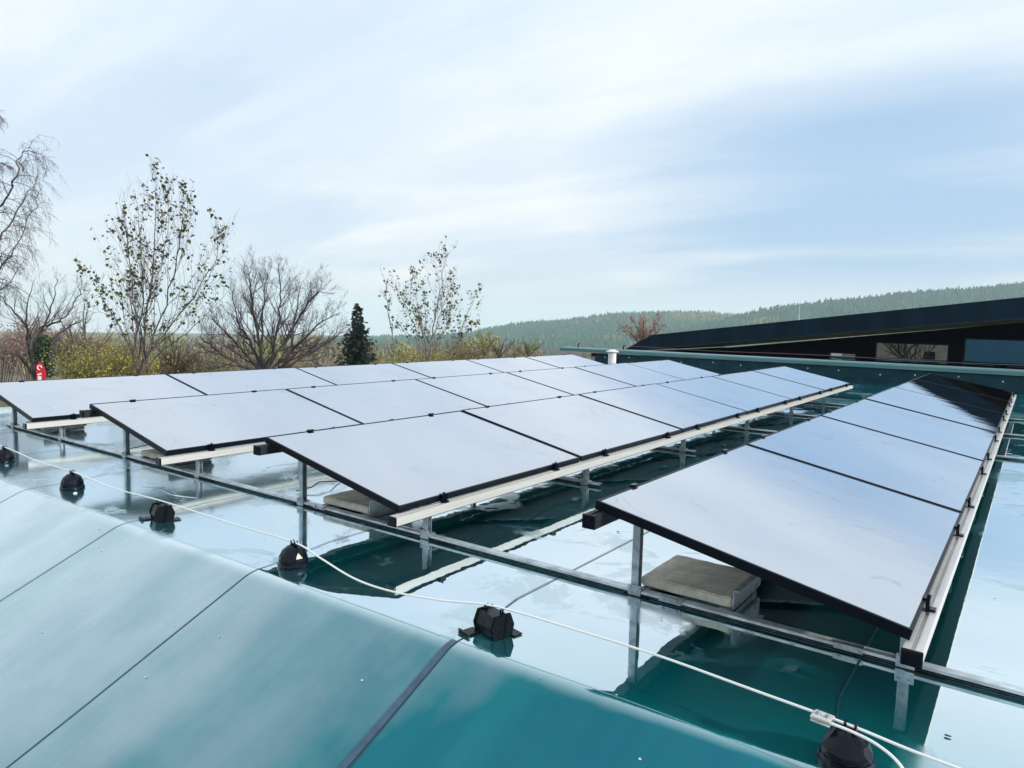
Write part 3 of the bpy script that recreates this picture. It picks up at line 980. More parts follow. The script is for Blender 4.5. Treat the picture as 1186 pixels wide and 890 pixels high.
# ------------------------------------------------------------------ parapet, vent
PY, PK = 14.3, (14.3 + 2.4617) / (11.5 + 2.4617)
PSH = 0.0
def far(x): return CAM.x + (x - CAM.x) * PK
def fz(z): return CAM.z + (z - CAM.z) * PK
def build_parapet():
    o = empty('parapet', (PSH, 14.3, 0))
    b = MB()
    XL = far(-7.55)
    b.box(XL, ROOF_X1, 0, .25, .0, fz(.478))
    b.add([(XL, -.10, .002), (ROOF_X1, -.10, .002), (ROOF_X1, -.001, .10), (XL, -.001, .10)], [(0, 1, 2, 3)])
    b.build('upstand', M['membrane_up'], o)
    b = MB()
    zc = fz(.480)
    b.prism([(-.08, .02), (.30, .02), (.30, .105), (.27, .125), (-.05, .112), (-.08, .09)], (0, 0, zc + .001), (0, 1, 0), (0, 0, 1), (1, 0, 0), far(-8.43), ROOF_X1)
    b.build('coping', M['coping'], o)
    for k in range(20):
        b = MB()
        x = far(-7.3) + k * .72 + .05 * math.sin(k * 3.7)
        b.lathe([(.014, -.002), (.014, .004), (.006, .010)], 8)
        b.v = [(x + v[0], -.002 - v[2] - .003, zc - .09 + v[1] + .03 * math.sin(k * 1.9)) for v in b.v]
        b.build('fastener', M['white_paint'], o)
    b = MB(); b.box(XL - .09, XL - .002, -.05, .1, zc - .09, zc); b.build('bracket', M['black_alu'], o)
    for x in (far(-8.03), far(-6.9)):
        b = MB()
        b.tube([(x, .09, zc + .125), (x - .01, .09, zc + .20), (x + .03, .09, zc + .24)], .016, 6)
        b.build('wire_post', M['black_plastic'], o)
    tag(o, 'dark green membrane parapet with pale green metal coping across the far end of the roof', 'parapet')
    b = MB(); b.smooth = True
    pts = []
    for k in range(60):
        x = far(-7.0) + k * .3
        pts.append((x, 14.4, fz(.66) + .012 * math.sin(x * 1.3)))
    b.tube(pts, .003, 5)
    tag(b.build('parapet_wire', M['red_line']), 'thin reddish wire running just above the pale green coping', 'wire')
    v = empty('roof_vent', (-6.09, 9.56, 0))
    b = MB(); b.lathe([(.13, .0), (.085, .02), (.074, .06), (.074, .60)], 24); b.smooth = True
    b.build('pipe', M['white_paint'], v)
    b = MB(); b.lathe([(.070, .615), (.118, .618), (.118, .632), (.04, .665), (.01, .668)], 24)
    b.build('cap', M['white_paint'], v)
    b = MB()
    for k in range(4):
        a = k * 1.571 + .4
        b.box(.068 * math.cos(a) - .006, .068 * math.cos(a) + .006, .068 * math.sin(a) - .006, .068 * math.sin(a) + .006, .598, .616)
    b.build('strut', M['black_alu'], v)
    tag(v, 'white round vent pipe with flat cap standing between the far panels', 'vent')
build_parapet()

# ------------------------------------------------------------------ dark building behind
def build_dark_building():
    o = empty('dark_building', (-2, 24, -5))
    loc = Vector((-2, 24, -5))
    KB = (20.5 + 2.4617) / (16 + 2.4617)
    def P(x, y, z):
        return Vector((CAM.x + (x - CAM.x) * KB, 20.5 + (y - 16.0) * 1.1, CAM.z + (z - CAM.z) * KB)) - loc
    s = .128                                         # the verge climbs to the right
    ztop = lambda x: .84 + s * (x + 8.32)
    b = MB()
    XR = 9.0
    y0, y1 = 16.0, 25.0
    # sloping roof slab with a splayed left end
    vs = [P(-9.25, y0, .34), P(XR, y0, ztop(XR) - .51), P(XR, y0, ztop(XR)), P(-8.32, y0, .84),
          P(-9.25, y1, .34), P(XR, y1, ztop(XR) - .51), P(XR, y1, ztop(XR)), P(-8.32, y1, .84)]
    b.add(vs, [(0, 1, 2, 3), (7, 6, 5, 4), (3, 2, 6, 7), (0, 3, 7, 4), (1, 5, 6, 2)])
    ro = b.build('roof', M['fascia'], o)
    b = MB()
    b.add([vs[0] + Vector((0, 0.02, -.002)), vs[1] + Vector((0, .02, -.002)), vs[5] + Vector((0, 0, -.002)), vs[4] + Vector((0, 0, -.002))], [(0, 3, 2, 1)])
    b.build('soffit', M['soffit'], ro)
    b = MB()
    z0_, z1_ = .34, ztop(XR) - .51
    b.prism([(0, 0), (1, 0), (1, 1), (0, 1)], P(-9.25, y0 - .012, z0_ - .004), (XR + 9.25, 0, z1_ - z0_), (0, 0, .022), (0, .0115, 0), 0, 1)
    b.build('drip_edge', M['lip'], ro)
    # recessed wall with openings
    yw = 17.2
    wins = [(-3.95, -3.30, .15, .56), (-2.90, -1.33, .15, .86), (-1.06, 1.35, .15, 1.02), (1.65, 4.0, .15, 1.3)]
    b = MB()
    def wall(x0, x1, z0, z1):
        b.hexa([P(x0, yw, z0), P(x1, yw, z0), P(x1, yw + .25, z0), P(x0, yw + .25, z0), P(x0, yw, z1), P(x1, yw, z1), P(x1, yw + .25, z1), P(x0, yw + .25, z1)])
    wall(-9.1, XR, -3.8, .15)
    xs = -9.1
    for (a, c, z0, z1) in wins:
        zt = ztop(xs) - .53
        b.hexa([P(xs, yw, .15), P(a, yw, .15), P(a, yw + .25, .15), P(xs, yw + .25, .15), P(xs, yw, max(.16, ztop(xs) - .52)), P(a, yw, ztop(a) - .52), P(a, yw + .25, ztop(a) - .52), P(xs, yw + .25, max(.16, ztop(xs) - .52))])
        if ztop(a) - .52 > z1:
            b.hexa([P(a, yw, z1), P(c, yw, z1), P(c, yw + .25, z1), P(a, yw + .25, z1), P(a, yw, ztop(a) - .52), P(c, yw, ztop(c) - .52), P(c, yw + .25, ztop(c) - .52), P(a, yw + .25, ztop(a) - .52)])
        xs = c
    b.hexa([P(xs, yw, .15), P(XR, yw, .15), P(XR, yw + .25, .15), P(xs, yw + .25, .15), P(xs, yw, ztop(xs) - .52), P(XR, yw, ztop(XR) - .52), P(XR, yw + .25, ztop(XR) - .52), P(xs, yw + .25, ztop(xs) - .52)])
    # left flank and back
    b.hexa([P(-9.1, yw + .25, -3.8), P(-8.85, yw + .25, -3.8), P(-8.85, y1 - .3, -3.8), P(-9.1, y1 - .3, -3.8), P(-9.1, yw + .25, .33), P(-8.85, yw + .25, .33), P(-8.85, y1 - .3, .33), P(-9.1, y1 - .3, .33)])
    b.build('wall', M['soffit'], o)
    for (a, c, z0, z1) in wins:
        w = MB()
        f = .035
        for (xa, xb, za, zb) in ((a, a + f, z0, z1), (c - f, c, z0, z1), (a + f, c - f, z0, z0 + f), (a + f, c - f, z1 - f, z1)):
            w.hexa([P(xa, yw + .05, za), P(xb, yw + .05, za), P(xb, yw + .12, za), P(xa, yw + .12, za), P(xa, yw + .05, zb), P(xb, yw + .05, zb), P(xb, yw + .12, zb), P(xa, yw + .12, zb)])
        wo = w.build('window', M['black_alu'], o)
        tl = .030 * (z1 - z0)      # panes lean back a little
        g = MB()
        g.hexa([P(a + f, yw + .08, z0 + f), P(c - f, yw + .08, z0 + f), P(c - f, yw + .095, z0 + f), P(a + f, yw + .095, z0 + f), P(a + f, yw + .08 + tl, z1 - f), P(c - f, yw + .08 + tl, z1 - f), P(c - f, yw + .095 + tl, z1 - f), P(a + f, yw + .095 + tl, z1 - f)])
        g.build('pane', M['glass'] if c < 0 else M['dark_reflection'], wo)
    tag(o, 'dark building with black sloping roof edge and deep overhang behind the parapet', 'building')
    # lightning rod on the roof top
    r_ = MB()
    x = -4.55; zt = (P(x, 16, ztop(x)) + loc).z; px_ = (P(x, 16, 0) + loc).x
    r_.tube([(0, 0, 0), (0, 0, .62)], [.012, .006], 6)
    r_.lathe([(.09, 0), (.09, .03), (.03, .05)], 10)
    ro_ = r_.build('lightning_rod', M['white_paint'], loc=(px_ - .9, 24.5, zt))
    tag(ro_, 'thin white lightning rod standing on the black sloping roof', 'lightning rod')
build_dark_building()

# ------------------------------------------------------------------ trees
class TreeGen:
    def __init__(s, seed, droop=0.0, up=.25):
        s.r = random.Random(seed); s.wood = MB(); s.wood.smooth = True
        s.twig = MB(); s.tips = []; s.droop = droop; s.up = up
    def rv(s, k=1.0):
        r = s.r
        return Vector((r.gauss(0, k), r.gauss(0, k), r.gauss(0, k)))
    def limb(s, pts, r0, r1, kids=5, lev=2, ratio=.5, angle=.75, tmin=.25, twigmin=.012, sub=5):
        """a limb through the given points, with side branches grown from it"""
        P = [Vector(p) for p in pts]
        out = []
        for i in range(len(P) - 1):
            p0, p1, p2, p3 = P[max(i - 1, 0)], P[i], P[i + 1], P[min(i + 2, len(P) - 1)]
            for k in range(sub):
                t = k / sub
                q = .5 * ((2 * p1) + (p2 - p0) * t + (2 * p0 - 5 * p1 + 4 * p2 - p3) * t * t + (3 * p1 - p0 - 3 * p2 + p3) * t ** 3)
                out.append(q)
        out.append(P[-1])
        L = sum((out[i + 1] - out[i]).length for i in range(len(out) - 1))
        for i in range(1, len(out) - 1):
            out[i] = out[i] + s.rv(L * .005)
        rs = [r0 + (r1 - r0) * (i / (len(out) - 1)) ** .8 for i in range(len(out))]
        s.wood.tube(out, rs, 6, cap=False)
        for k in range(kids):
            t = tmin + (1 - tmin) * (k + s.r.random()) / kids
            i = min(int(t * (len(out) - 1)), len(out) - 2)
            d = (out[i + 1] - out[i]).normalized()
            s.branch(out[i], d, L * ratio * (1.15 - .75 * t) * s.r.uniform(.6, 1.2), rs[i] * .5, lev, angle)
        s.branch(out[-1], (out[-1] - out[-2]).normalized(), L * .12, r1 * .9, 1, .4)
    def branch(s, p, d, L, r, lev, angle):
        if L < .06: return
        ax = d.cross(s.rv()).normalized()
        a = s.r.uniform(angle * .6, angle * 1.25)
        d = (Matrix.Rotation(a, 3, ax) @ d).normalized()
        n = 4 if L < .5 else 6
        pts = [p]; q = p.copy(); dd = d.copy()
        for k in range(n):
            dd = (dd + s.rv(.10) + Vector((0, 0, s.up * .22 - s.droop * .5 * (k / n + .3)))).normalized()
            q = q + dd * (L / n); pts.append(q.copy())
        r = max(r, .0035)
        rs = [r * (1 - .75 * k / n) for k in range(n + 1)]
        tgt = s.wood if r > .02 else s.twig
        tgt.tube(pts, rs, 4 if r > .02 else 3, cap=False)
        for k in range(1, n + 1):
            s.tips.append((pts[k], (pts[k] - pts[k - 1]).normalized(), lev))
        if lev > 0:
            m_ = s.r.randint(3, 5) if lev > 1 else s.r.randint(2, 5)
            for k in range(m_):
                t = .25 + .7 * (k + s.r.random()) / m_
                i = min(int(t * n), n - 1)
                s.branch(pts[i], (pts[i + 1] - pts[i]).normalized(), L * s.r.uniform(.35, .62), rs[i] * .62, lev - 1, angle)
    def leaves(s, n, size, keep=None, spread=.05, clump=1):
        b = MB()
        tips = [t for t in s.tips if (keep is None or keep(t[0]))]
        if not tips: return b
        for i in range(n):
            p, d, lv = s.r.choice(tips)
            for c in range(s.r.randint(1, clump)):
                q = p + s.rv(spread)
                sz = size * s.r.uniform(.55, 1.3)
                u = (s.rv() + Vector((0, 0, -.6))).normalized()
                w = u.cross(s.rv()).normalized()
                # a folded leaf of two halves
                nrm = u.cross(w) * sz * .18
                a_, e_ = q, q + u * sz
                m1 = q + u * sz * .45 + w * sz * .42 + nrm; m2 = q + u * sz * .45 - w * sz * .42 + nrm
                b.add([a_, m1, e_, m2], [(0, 1, 2), (0, 2, 3)])
        return b
    def finish(s, name, label, cat, wood, twig, leaf=None, leafb=None, group=None, base=None):
        z0 = min(v[2] for v in s.wood.v) if s.wood.v else 0
        bx = sum(v[0] for v in s.wood.v[:6]) / 6; by = sum(v[1] for v in s.wood.v[:6]) / 6
        loc = Vector((bx, by, z0))
        o = empty(name, loc)
        for mb in (s.wood, s.twig, leafb):
            if mb: mb.v = [(v[0] - bx, v[1] - by, v[2] - z0) for v in mb.v]
        s.wood.build('trunk', wood, o)
        if leafb and leafb.v:
            # crown = twigs and the leaves they carry
            tw = s.twig; tw.cur = 0
            off = len(tw.v); tw.v += leafb.v
            tw.f += [tuple(i + off for i in f) for f in leafb.f]; tw.mi += [1] * len(leafb.f); tw.sm += [False] * len(leafb.f)
            tw.build('crown', [twig, leaf], o)
        elif s.twig.v:
            s.twig.build('crown', twig, o)
        tag(o, label, cat, group)
        return o

def at3(r, pts, dep, jit=.6, ground=True):
    out = []
    for i, (x, y) in enumerate(pts):
        out.append(at(x, y, dep + (r.uniform(-jit, jit) * i if i else 0)))
    return out

def base_to_ground(p):
    rr = math.hypot(p.x, p.y)
    return Vector((p.x, p.y, ground_z(rr) - .1))

def tree_sparse_tall():
    dep = 24; T = TreeGen(11, up=.9); r = random.Random(3)
    B = at(161, 442, dep); g0 = base_to_ground(B)
    T.wood.tube([g0, (g0 + B) / 2 + Vector((.03, .02, 0)), B], [.17, .13, .10], 8, cap=False)
    limbs = [([(161, 442), (164, 426), (169, 372), (176, 321), (179, 262), (181, 216)], .085, 13),
             ([(160, 440), (158, 408), (154, 336), (148, 278), (143, 250)], .06, 9),
             ([(163, 436), (176, 400), (200, 321), (210, 268), (213, 232)], .06, 10),
             ([(163, 436), (173, 408), (216, 354), (247, 307), (252, 278)], .06, 10),
             ([(160, 438), (150, 400), (118, 345), (104, 318)], .04, 7),
             ([(163, 438), (187, 408), (225, 378), (262, 340)], .04, 7),
             ([(163, 430), (171, 350), (190, 300), (196, 242)], .045, 8),
             ([(160, 430), (165, 360), (165, 310), (160, 240)], .045, 8)]
    for P, rr, k in limbs:
        T.limb(at3(r, P, dep, .35), rr * .66, .005, kids=int(k * 1.6), lev=2, ratio=.36, angle=.66, tmin=.2)
    lf = T.leaves(900, .125, keep=lambda p: p.z > .2 and (math.sin(p.x * 7) + math.sin(p.z * 5 + p.x * 3)) > -.9, clump=2)
    T.finish('tree', 'tall upright tree keeping a few dark leaves, tallest of the left group', 'tree', M['bark_grey'], M['twig_dark'], M['leaf_olive'], lf, 'trees beyond the roof')

def tree_sparse_small():
    dep = 40; T = TreeGen(23, up=.9); r = random.Random(8)
    B = at(497, 420, dep); g0 = base_to_ground(B)
    T.wood.tube([g0, (g0 + B) / 2, B], [.22, .17, .13], 8, cap=False)
    limbs = [([(497, 420), (499, 405), (505, 361), (512, 325), (510, 297)], .085, 12), ([(496, 418), (488, 400), (473, 361), (459, 334)], .055, 9),
             ([(500, 420), (521, 413), (537, 376), (552, 343)], .055, 9), ([(497, 416), (494, 380), (490, 335)], .045, 8),
             ([(498, 416), (515, 385), (524, 340)], .045, 8), ([(497, 418), (480, 395), (463, 378)], .04, 6), ([(497, 418), (508, 370), (528, 318)], .045, 9), ([(497, 418), (486, 370), (480, 318)], .045, 9), ([(500, 420), (530, 400), (550, 372)], .04, 8)]
    for P, rr, k in limbs:
        T.limb(at3(r, P, dep, .5), rr * .7, .006, kids=int(k * 1.5), lev=2, ratio=.36, angle=.68, tmin=.2)
    lf = T.leaves(620, .15, keep=lambda p: p.z > 0, clump=2)
    T.finish('tree', 'smaller upright tree with pale limbs and scattered leaves right of the spruce', 'tree', M['bark_pale'], M['twig_pale'], M['leaf_olive'], lf, 'trees beyond the roof')
    T = TreeGen(29, up=.9)
    B = at(456, 421, dep + 3)
    T.limb([base_to_ground(B)] + at3(r, [(456, 421), (455, 385), (448, 350), (447, 330)], dep + 3, .3), .07, .008, kids=12, lev=2, ratio=.16, angle=.6, tmin=.5)
    T.finish('tree', 'thin sapling just right of the dark spruce', 'tree', M['bark_pale'], M['twig_pale'], M['leaf_olive'], T.leaves(40, .18), 'trees beyond the roof')

def tree_bare_wide():
    dep = 32; T = TreeGen(41, up=.35); r = random.Random(5)
    B = at(306, 434, dep); g0 = base_to_ground(B)
    T.wood.tube([g0, (g0 + B) / 2, B], [.30, .24, .20], 8, cap=False)
    limbs = [[(306, 434), (303, 422), (304, 361), (310, 316)], [(304, 432), (290, 395), (275, 370), (267, 335)], [(308, 432), (330, 420), (342, 367), (349, 328)],
             [(306, 432), (318, 395), (326, 350), (322, 312)], [(308, 433), (335, 410), (366, 379), (389, 364)], [(304, 433), (285, 410), (257, 381), (242, 364)],
             [(308, 434), (345, 418), (378, 398), (394, 386)], [(304, 434), (275, 422), (246, 402), (230, 390)], [(306, 430), (297, 380), (290, 335), (288, 318)],
             [(307, 432), (332, 390), (358, 350), (370, 338)]]
    for P in limbs:
        T.limb(at3(r, P, dep, .9), .095, .012, kids=18, lev=3, ratio=.36, angle=.62, tmin=.2)
    T.finish('tree', 'wide bare dark-twigged tree left of the spruce', 'tree', M['bark_dark'], M['twig_dark'], None, None, 'trees beyond the roof')

def tree_bare_left():
    dep = 36; T = TreeGen(57, up=.35); r = random.Random(6)
    B = at(42, 440, dep); g0 = base_to_ground(B)
    limbs = [[(42, 440), (38, 400), (28, 375), (8, 352), (-6, 335)], [(42, 440), (36, 395), (52, 378), (72, 370), (90, 345), (95, 326)], [(40, 430), (32, 392), (30, 360), (40, 325)],
             [(42, 432), (46, 392), (60, 355), (66, 322)], [(41, 440), (24, 415), (-2, 403)], [(41, 436), (60, 395), (84, 377), (97, 372)]]
    T.wood.tube([g0, (g0 + B) / 2, B], [.28, .24, .20], 8, cap=False)
    for P in limbs:
        T.limb(at3(r, P, dep, .6), .10, .010, kids=9, lev=3, ratio=.30, angle=.6, tmin=.3)
    ivy = T.leaves(1100, .16, keep=lambda p: False)
    rr = random.Random(2)
    for i in range(1300):
        px = rr.gauss(50, 6); py = rr.uniform(390, 436); q = at(px + (py - 400) * .05, py, dep + rr.gauss(0, .35))
        u = T.rv().normalized(); w = u.cross(T.rv()).normalized(); sz = .13
        ivy.add([q, q + u * sz + w * sz * .5, q + w * sz], [(0, 1, 2)])
    T.finish('tree', 'bare pale-grey tree with an ivy-covered trunk behind the red flag', 'tree', M['bark_dark'], M['twig_pale'], M['leaf_ivy'], ivy, 'trees beyond the roof')

def tree_birch():
    dep = 22; T = TreeGen(71, droop=.9, up=.0); r = random.Random(9)
    B = at(-62, 440, dep); g0 = base_to_ground(B)
    T.wood.tube([g0, B, at(-58, 330, dep), at(-52, 200, dep), at(-45, 60, dep)], [.22, .18, .15, .11, .05], 8, cap=False)
    limbs = [[(-58, 350), (-25, 335), (0, 312), (20, 285), (36, 250), (45, 222)], [(-55, 290), (-25, 260), (2, 235), (18, 205), (24, 180), (36, 176), (46, 188)],
             [(-54, 230), (-25, 205), (-2, 190), (14, 195)], [(-50, 180), (-25, 145), (-6, 132), (3, 140)], [(-58, 370), (-28, 352), (6, 332), (28, 300)],
             [(-57, 320), (-20, 300), (10, 262), (30, 228), (44, 205)]]
    for P in limbs:
        T.limb(at3(r, P, dep, .25), .045, .006, kids=34, lev=2, ratio=.24, angle=.85, tmin=.2)
    T.finish('tree', 'weeping birch with thin hanging bare twigs at the left edge', 'tree', M['bark_grey'], M['twig_dark'], None, None, 'trees beyond the roof')

def tree_spruce():
    dep = 50; r = random.Random(14)
    top = at(414, 355, dep); base = base_to_ground(at(414, 430, dep)); base.x, base.y = top.x, top.y
    o = empty('spruce', base)
    H = (top - base).z
    b = MB(); b.smooth = True
    b.tube([(0, 0, 0), (0, 0, H * .5), (0, 0, H)], [.16, .09, .012], 7); b.build('trunk', M['bark_dark'], o)
    c = MB()
    z = H - .1
    while z > 1.0:
        f = (H - z) / H
        R_ = .08 + 2.75 * f
        n = int(7 + 14 * f)
        for k in range(n):
            a = 6.283 * k / n + r.uniform(-.5, .5); RL = R_ * r.uniform(.4, 1.2)
            d = Vector((math.cos(a), math.sin(a), 0))
            steps = max(2, int(RL / .14))
            for s_ in range(steps):
                t = (s_ + .5) / steps
                q = d * (RL * t) + Vector((r.gauss(0, .05), r.gauss(0, .05), z - .35 * RL * t + .30 * RL * t ** 3 + r.gauss(0, .11)))
                for _ in range(6):
                    u = (d * .8 + Vector((r.gauss(0, .6), r.gauss(0, .6), r.gauss(-.35, .3)))).normalized()
                    w = u.cross(Vector((r.gauss(0, 1), r.gauss(0, 1), r.gauss(0, 1)))).normalized()
                    sz = r.uniform(.18, .40) * (1.1 - .35 * t)
                    c.add([q, q + u * sz * .6 + w * sz * .20, q + u * sz, q + u * sz * .6 - w * sz * .20], [(0, 1, 2, 3)])
        z -= .20 + .10 * f + r.uniform(0, .10)
    c.build('crown', M['needle'], o)
    tag(o, 'dark green pointed spruce standing alone between bare trees', 'tree', 'trees beyond the roof')

tree_sparse_tall(); tree_sparse_small(); tree_bare_wide(); tree_bare_left(); tree_birch(); tree_spruce()

# bare trees in the middle distance
def small_bare(px, py_top, py_base, dep, seed, wood, twig, label, half, lv=3, leaf=None, nleaf=0, kids=9):
    T = TreeGen(seed, up=.5); r = random.Random(seed)
    B = at(px, py_base, dep); g0 = base_to_ground(B)
    H = (at(px, py_top, dep) - B).length; S_ = half / FPX * dep
    T.wood.tube([g0, (g0 + B) / 2, B], [H * .06, H * .05, H * .045], 6, cap=False)
    ux = RGT.copy(); ux.z = 0; ux.normalize(); uy = FWD.copy(); uy.z = 0; uy.normalize()
    n = 8
    for k in range(n):
        a = 6.283 * k / n + r.uniform(-.3, .3); s_ = r.uniform(.35, 1.0) * S_
        tip = B + ux * (math.cos(a) * s_) + uy * (math.sin(a) * s_) + Vector((0, 0, H * (1.02 - .45 * (s_ / S_) ** 2)))
        mid = B * .45 + tip * .55 + Vector((0, 0, -H * .02)) - (ux * math.cos(a) + uy * math.sin(a)) * s_ * .15
        T.limb([B, mid, tip], H * .028, H * .004, kids=kids, lev=lv - 1, ratio=.36, angle=.62, tmin=.2, sub=4)
    lf = T.leaves(nleaf, .16 * dep / 40, spread=.1) if nleaf else None
    T.finish('tree', label, 'tree', wood, twig, leaf, lf, 'bare trees in the middle distance')
small_bare(745, 366, 404, 62, 101, M['bark_dark'], M['twig_pink'], 'reddish bare tree at the left end of the black roof', 38, leaf=M['leaf_orange'], nleaf=260)
small_bare(578, 388, 416, 60, 102, M['bark_dark'], M['twig_brown'], 'low bare tree just right of the small leafy tree', 26)
small_bare(612, 394, 416, 66, 103, M['bark_dark'], M['twig_dark'], 'low dark bare tree in front of the foot of the wooded hill', 26)
small_bare(560, 383, 416, 54, 104, M['bark_grey'], M['twig_brown'], 'bushy bare tree with a few yellow leaves near the hill foot', 22, leaf=M['leaf_yellow'], nleaf=160)
small_bare(205, 385, 440, 34, 105, M['bark_grey'], M['twig_brown'], 'bare bushy tree between the tall tree and the wide bare tree', 30)
small_bare(95, 350, 440, 44, 106, M['bark_grey'], M['twig_pale'], 'faint bare tree between the ivy trunk and the tall tree', 34)
small_bare(420, 392, 424, 60, 107, M['bark_grey'], M['twig_brown'], 'low brown bare tree behind the spruce', 34)

# shrubs along the edge of the site
def shrub(px, py_top, dep, half, seed, twig, leaf, nleaf, label, size=.15, ntw=120):
    r = random.Random(seed)
    T = TreeGen(seed, up=.4)
    C_ = at(px, py_top, dep)
    rr = math.hypot(C_.x, C_.y)
    zg = ground_z(rr)
    base = Vector((C_.x, C_.y, zg - .1)); H = C_.z - base.z; S_ = half / FPX * dep
    ux = RGT.copy(); ux.z = 0; ux.normalize(); uy = FWD.copy(); uy.z = 0; uy.normalize()
    n = max(30, ntw // 4)
    for k in range(n):
        a = r.uniform(0, 6.283); q = math.sqrt(r.random())
        off = ux * math.cos(a) * q * S_ + uy * math.sin(a) * q * S_ * .6
        tip = base + off + Vector((0, 0, H * r.uniform(.72, 1.0) * (1 - .22 * q * q)))
        mid = base + off * .7 + Vector((0, 0, H * .55))
        st = base + off * .35
        T.wood.tube([st, mid, tip], [.035, .022, .008], 4, cap=False)
        for j in range(9):
            t = r.uniform(.35, 1.0)
            p = st.lerp(mid, t * 2) if t < .5 else mid.lerp(tip, t * 2 - 1)
            T.branch(p, Vector((r.gauss(0, .5), r.gauss(0, .5), 1)).normalized(), H * .17 * r.uniform(.6, 1.3), .012, 2, .7)
    lf = T.leaves(nleaf, size, spread=.22) if nleaf else None
    T.finish('shrub', label, 'shrub', M['bark_grey'], twig, leaf, lf, 'shrubs and young trees behind the panels')
SH = [(-8, 378, 52, 46, 'twig_pink', 'leaf_pink', 700, 'pinkish brown shrub at the left edge behind the bare tree'),
      (38, 372, 56, 40, 'twig_pink', 'leaf_pink', 600, 'pinkish brown shrub behind the ivy-covered trunk'),
      (92, 384, 46, 36, 'twig_brown', 'leaf_brown', 900, 'brown shrub between the ivy trunk and the tall tree'),
      (128, 386, 40, 34, 'twig_brown', 'leaf_brown', 800, 'brown shrub behind the foot of the tall tree'),
      (108, 402, 30, 36, 'twig_brown', 'leaf_yellow', 620, 'yellow-green leafy shrub left of the tall tree'),
      (146, 400, 29, 30, 'twig_brown', 'leaf_yellow', 480, 'yellow-green leafy shrub around the foot of the tall tree'),
      (196, 402, 34, 34, 'twig_brown', 'leaf_brown', 620, 'brown shrub right of the tall tree'),
      (236, 408, 36, 30, 'twig_brown', 'leaf_yellow', 150, 'sparse shrub with few yellow leaves left of the wide bare tree'),
      (280, 414, 38, 40, 'twig_brown', 'leaf_brown', 420, 'low brown shrub under the wide bare tree, left part'),
      (345, 414, 40, 44, 'twig_brown', 'leaf_brown', 420, 'low brown shrub under the wide bare tree, right part'),
      (465, 408, 52, 40, 'twig_brown', 'leaf_yellow', 260, 'low sparse shrub between spruce and leafy tree'),
      (500, 402, 44, 30, 'twig_brown', 'leaf_yellow', 520, 'bright yellow-green shrub at the foot of the small leafy tree'),
      (540, 394, 48, 28, 'twig_brown', 'leaf_brown', 520, 'brownish shrub right of the small leafy tree'),
      (600, 402, 70, 36, 'twig_brown', 'leaf_brown', 300, 'low brown shrub at the foot of the wooded hill'),
      (690, 402, 90, 46, 'twig_pink', 'leaf_pink', 300, 'pinkish low shrub behind the far coping'),]
for i, (px, py, dep, half, tw, lf, n, lab) in enumerate(SH):
    shrub(px, py, dep, half, 300 + i, M[tw], M[lf], n * (3 if 'yellow' not in lf else 7), lab, size=(.085 if dep < 45 else .13) if 'yellow' in lf else (.11 if dep < 45 else .16))

def build_thicket():
    """scrub and young wood far beyond the fence line, one brown mass"""
    r = random.Random(123)
    V = []; F = []; C = []
    for i in range(340):
        px = r.uniform(-40, 640); dep = r.uniform(75, 170)
        top = at(px, r.uniform(391, 424) + max(0, px - 430) * .01, dep)
        zg = ground_z(math.hypot(top.x, top.y))
        h = max(top.z - zg, 1.5); wdt = r.uniform(1.6, 3.4)
        base = r.choice([(.24, .20, .14), (.20, .17, .13), (.24, .20, .17), (.27, .28, .09), (.16, .16, .12), (.20, .24, .10)])
        for k in range(70):
            a = r.uniform(0, 6.283); q = math.sqrt(r.random()); t = r.random() ** .7
            wr = wdt * (1 - .75 * t * t) * q
            p = Vector((top.x + wr * math.cos(a), top.y + wr * math.sin(a), zg + h * t * r.uniform(.9, 1.02)))
            u = Vector((r.gauss(0, .5), r.gauss(0, .5), 1)).normalized(); w = u.cross(Vector((r.gauss(0, 1), r.gauss(0, 1), r.gauss(0, 1)))).normalized()
            L_ = r.uniform(.5, 1.3); wd = r.uniform(.05, .16)
            n = len(V)
            V += [p - w * wd, p + w * wd, p + u * L_]
            F.append((n, n + 1, n + 2)); g = r.uniform(.6, 1.3)
            C += [tuple(c * g for c in base)] * 3
    o = mesh_np('undergrowth', np.array(V), np.array(F), forest_mt, np.array(C))
    tag(o, 'brown scrub and young wood beyond the trees at the left', 'undergrowth', kind='stuff')
build_thicket()

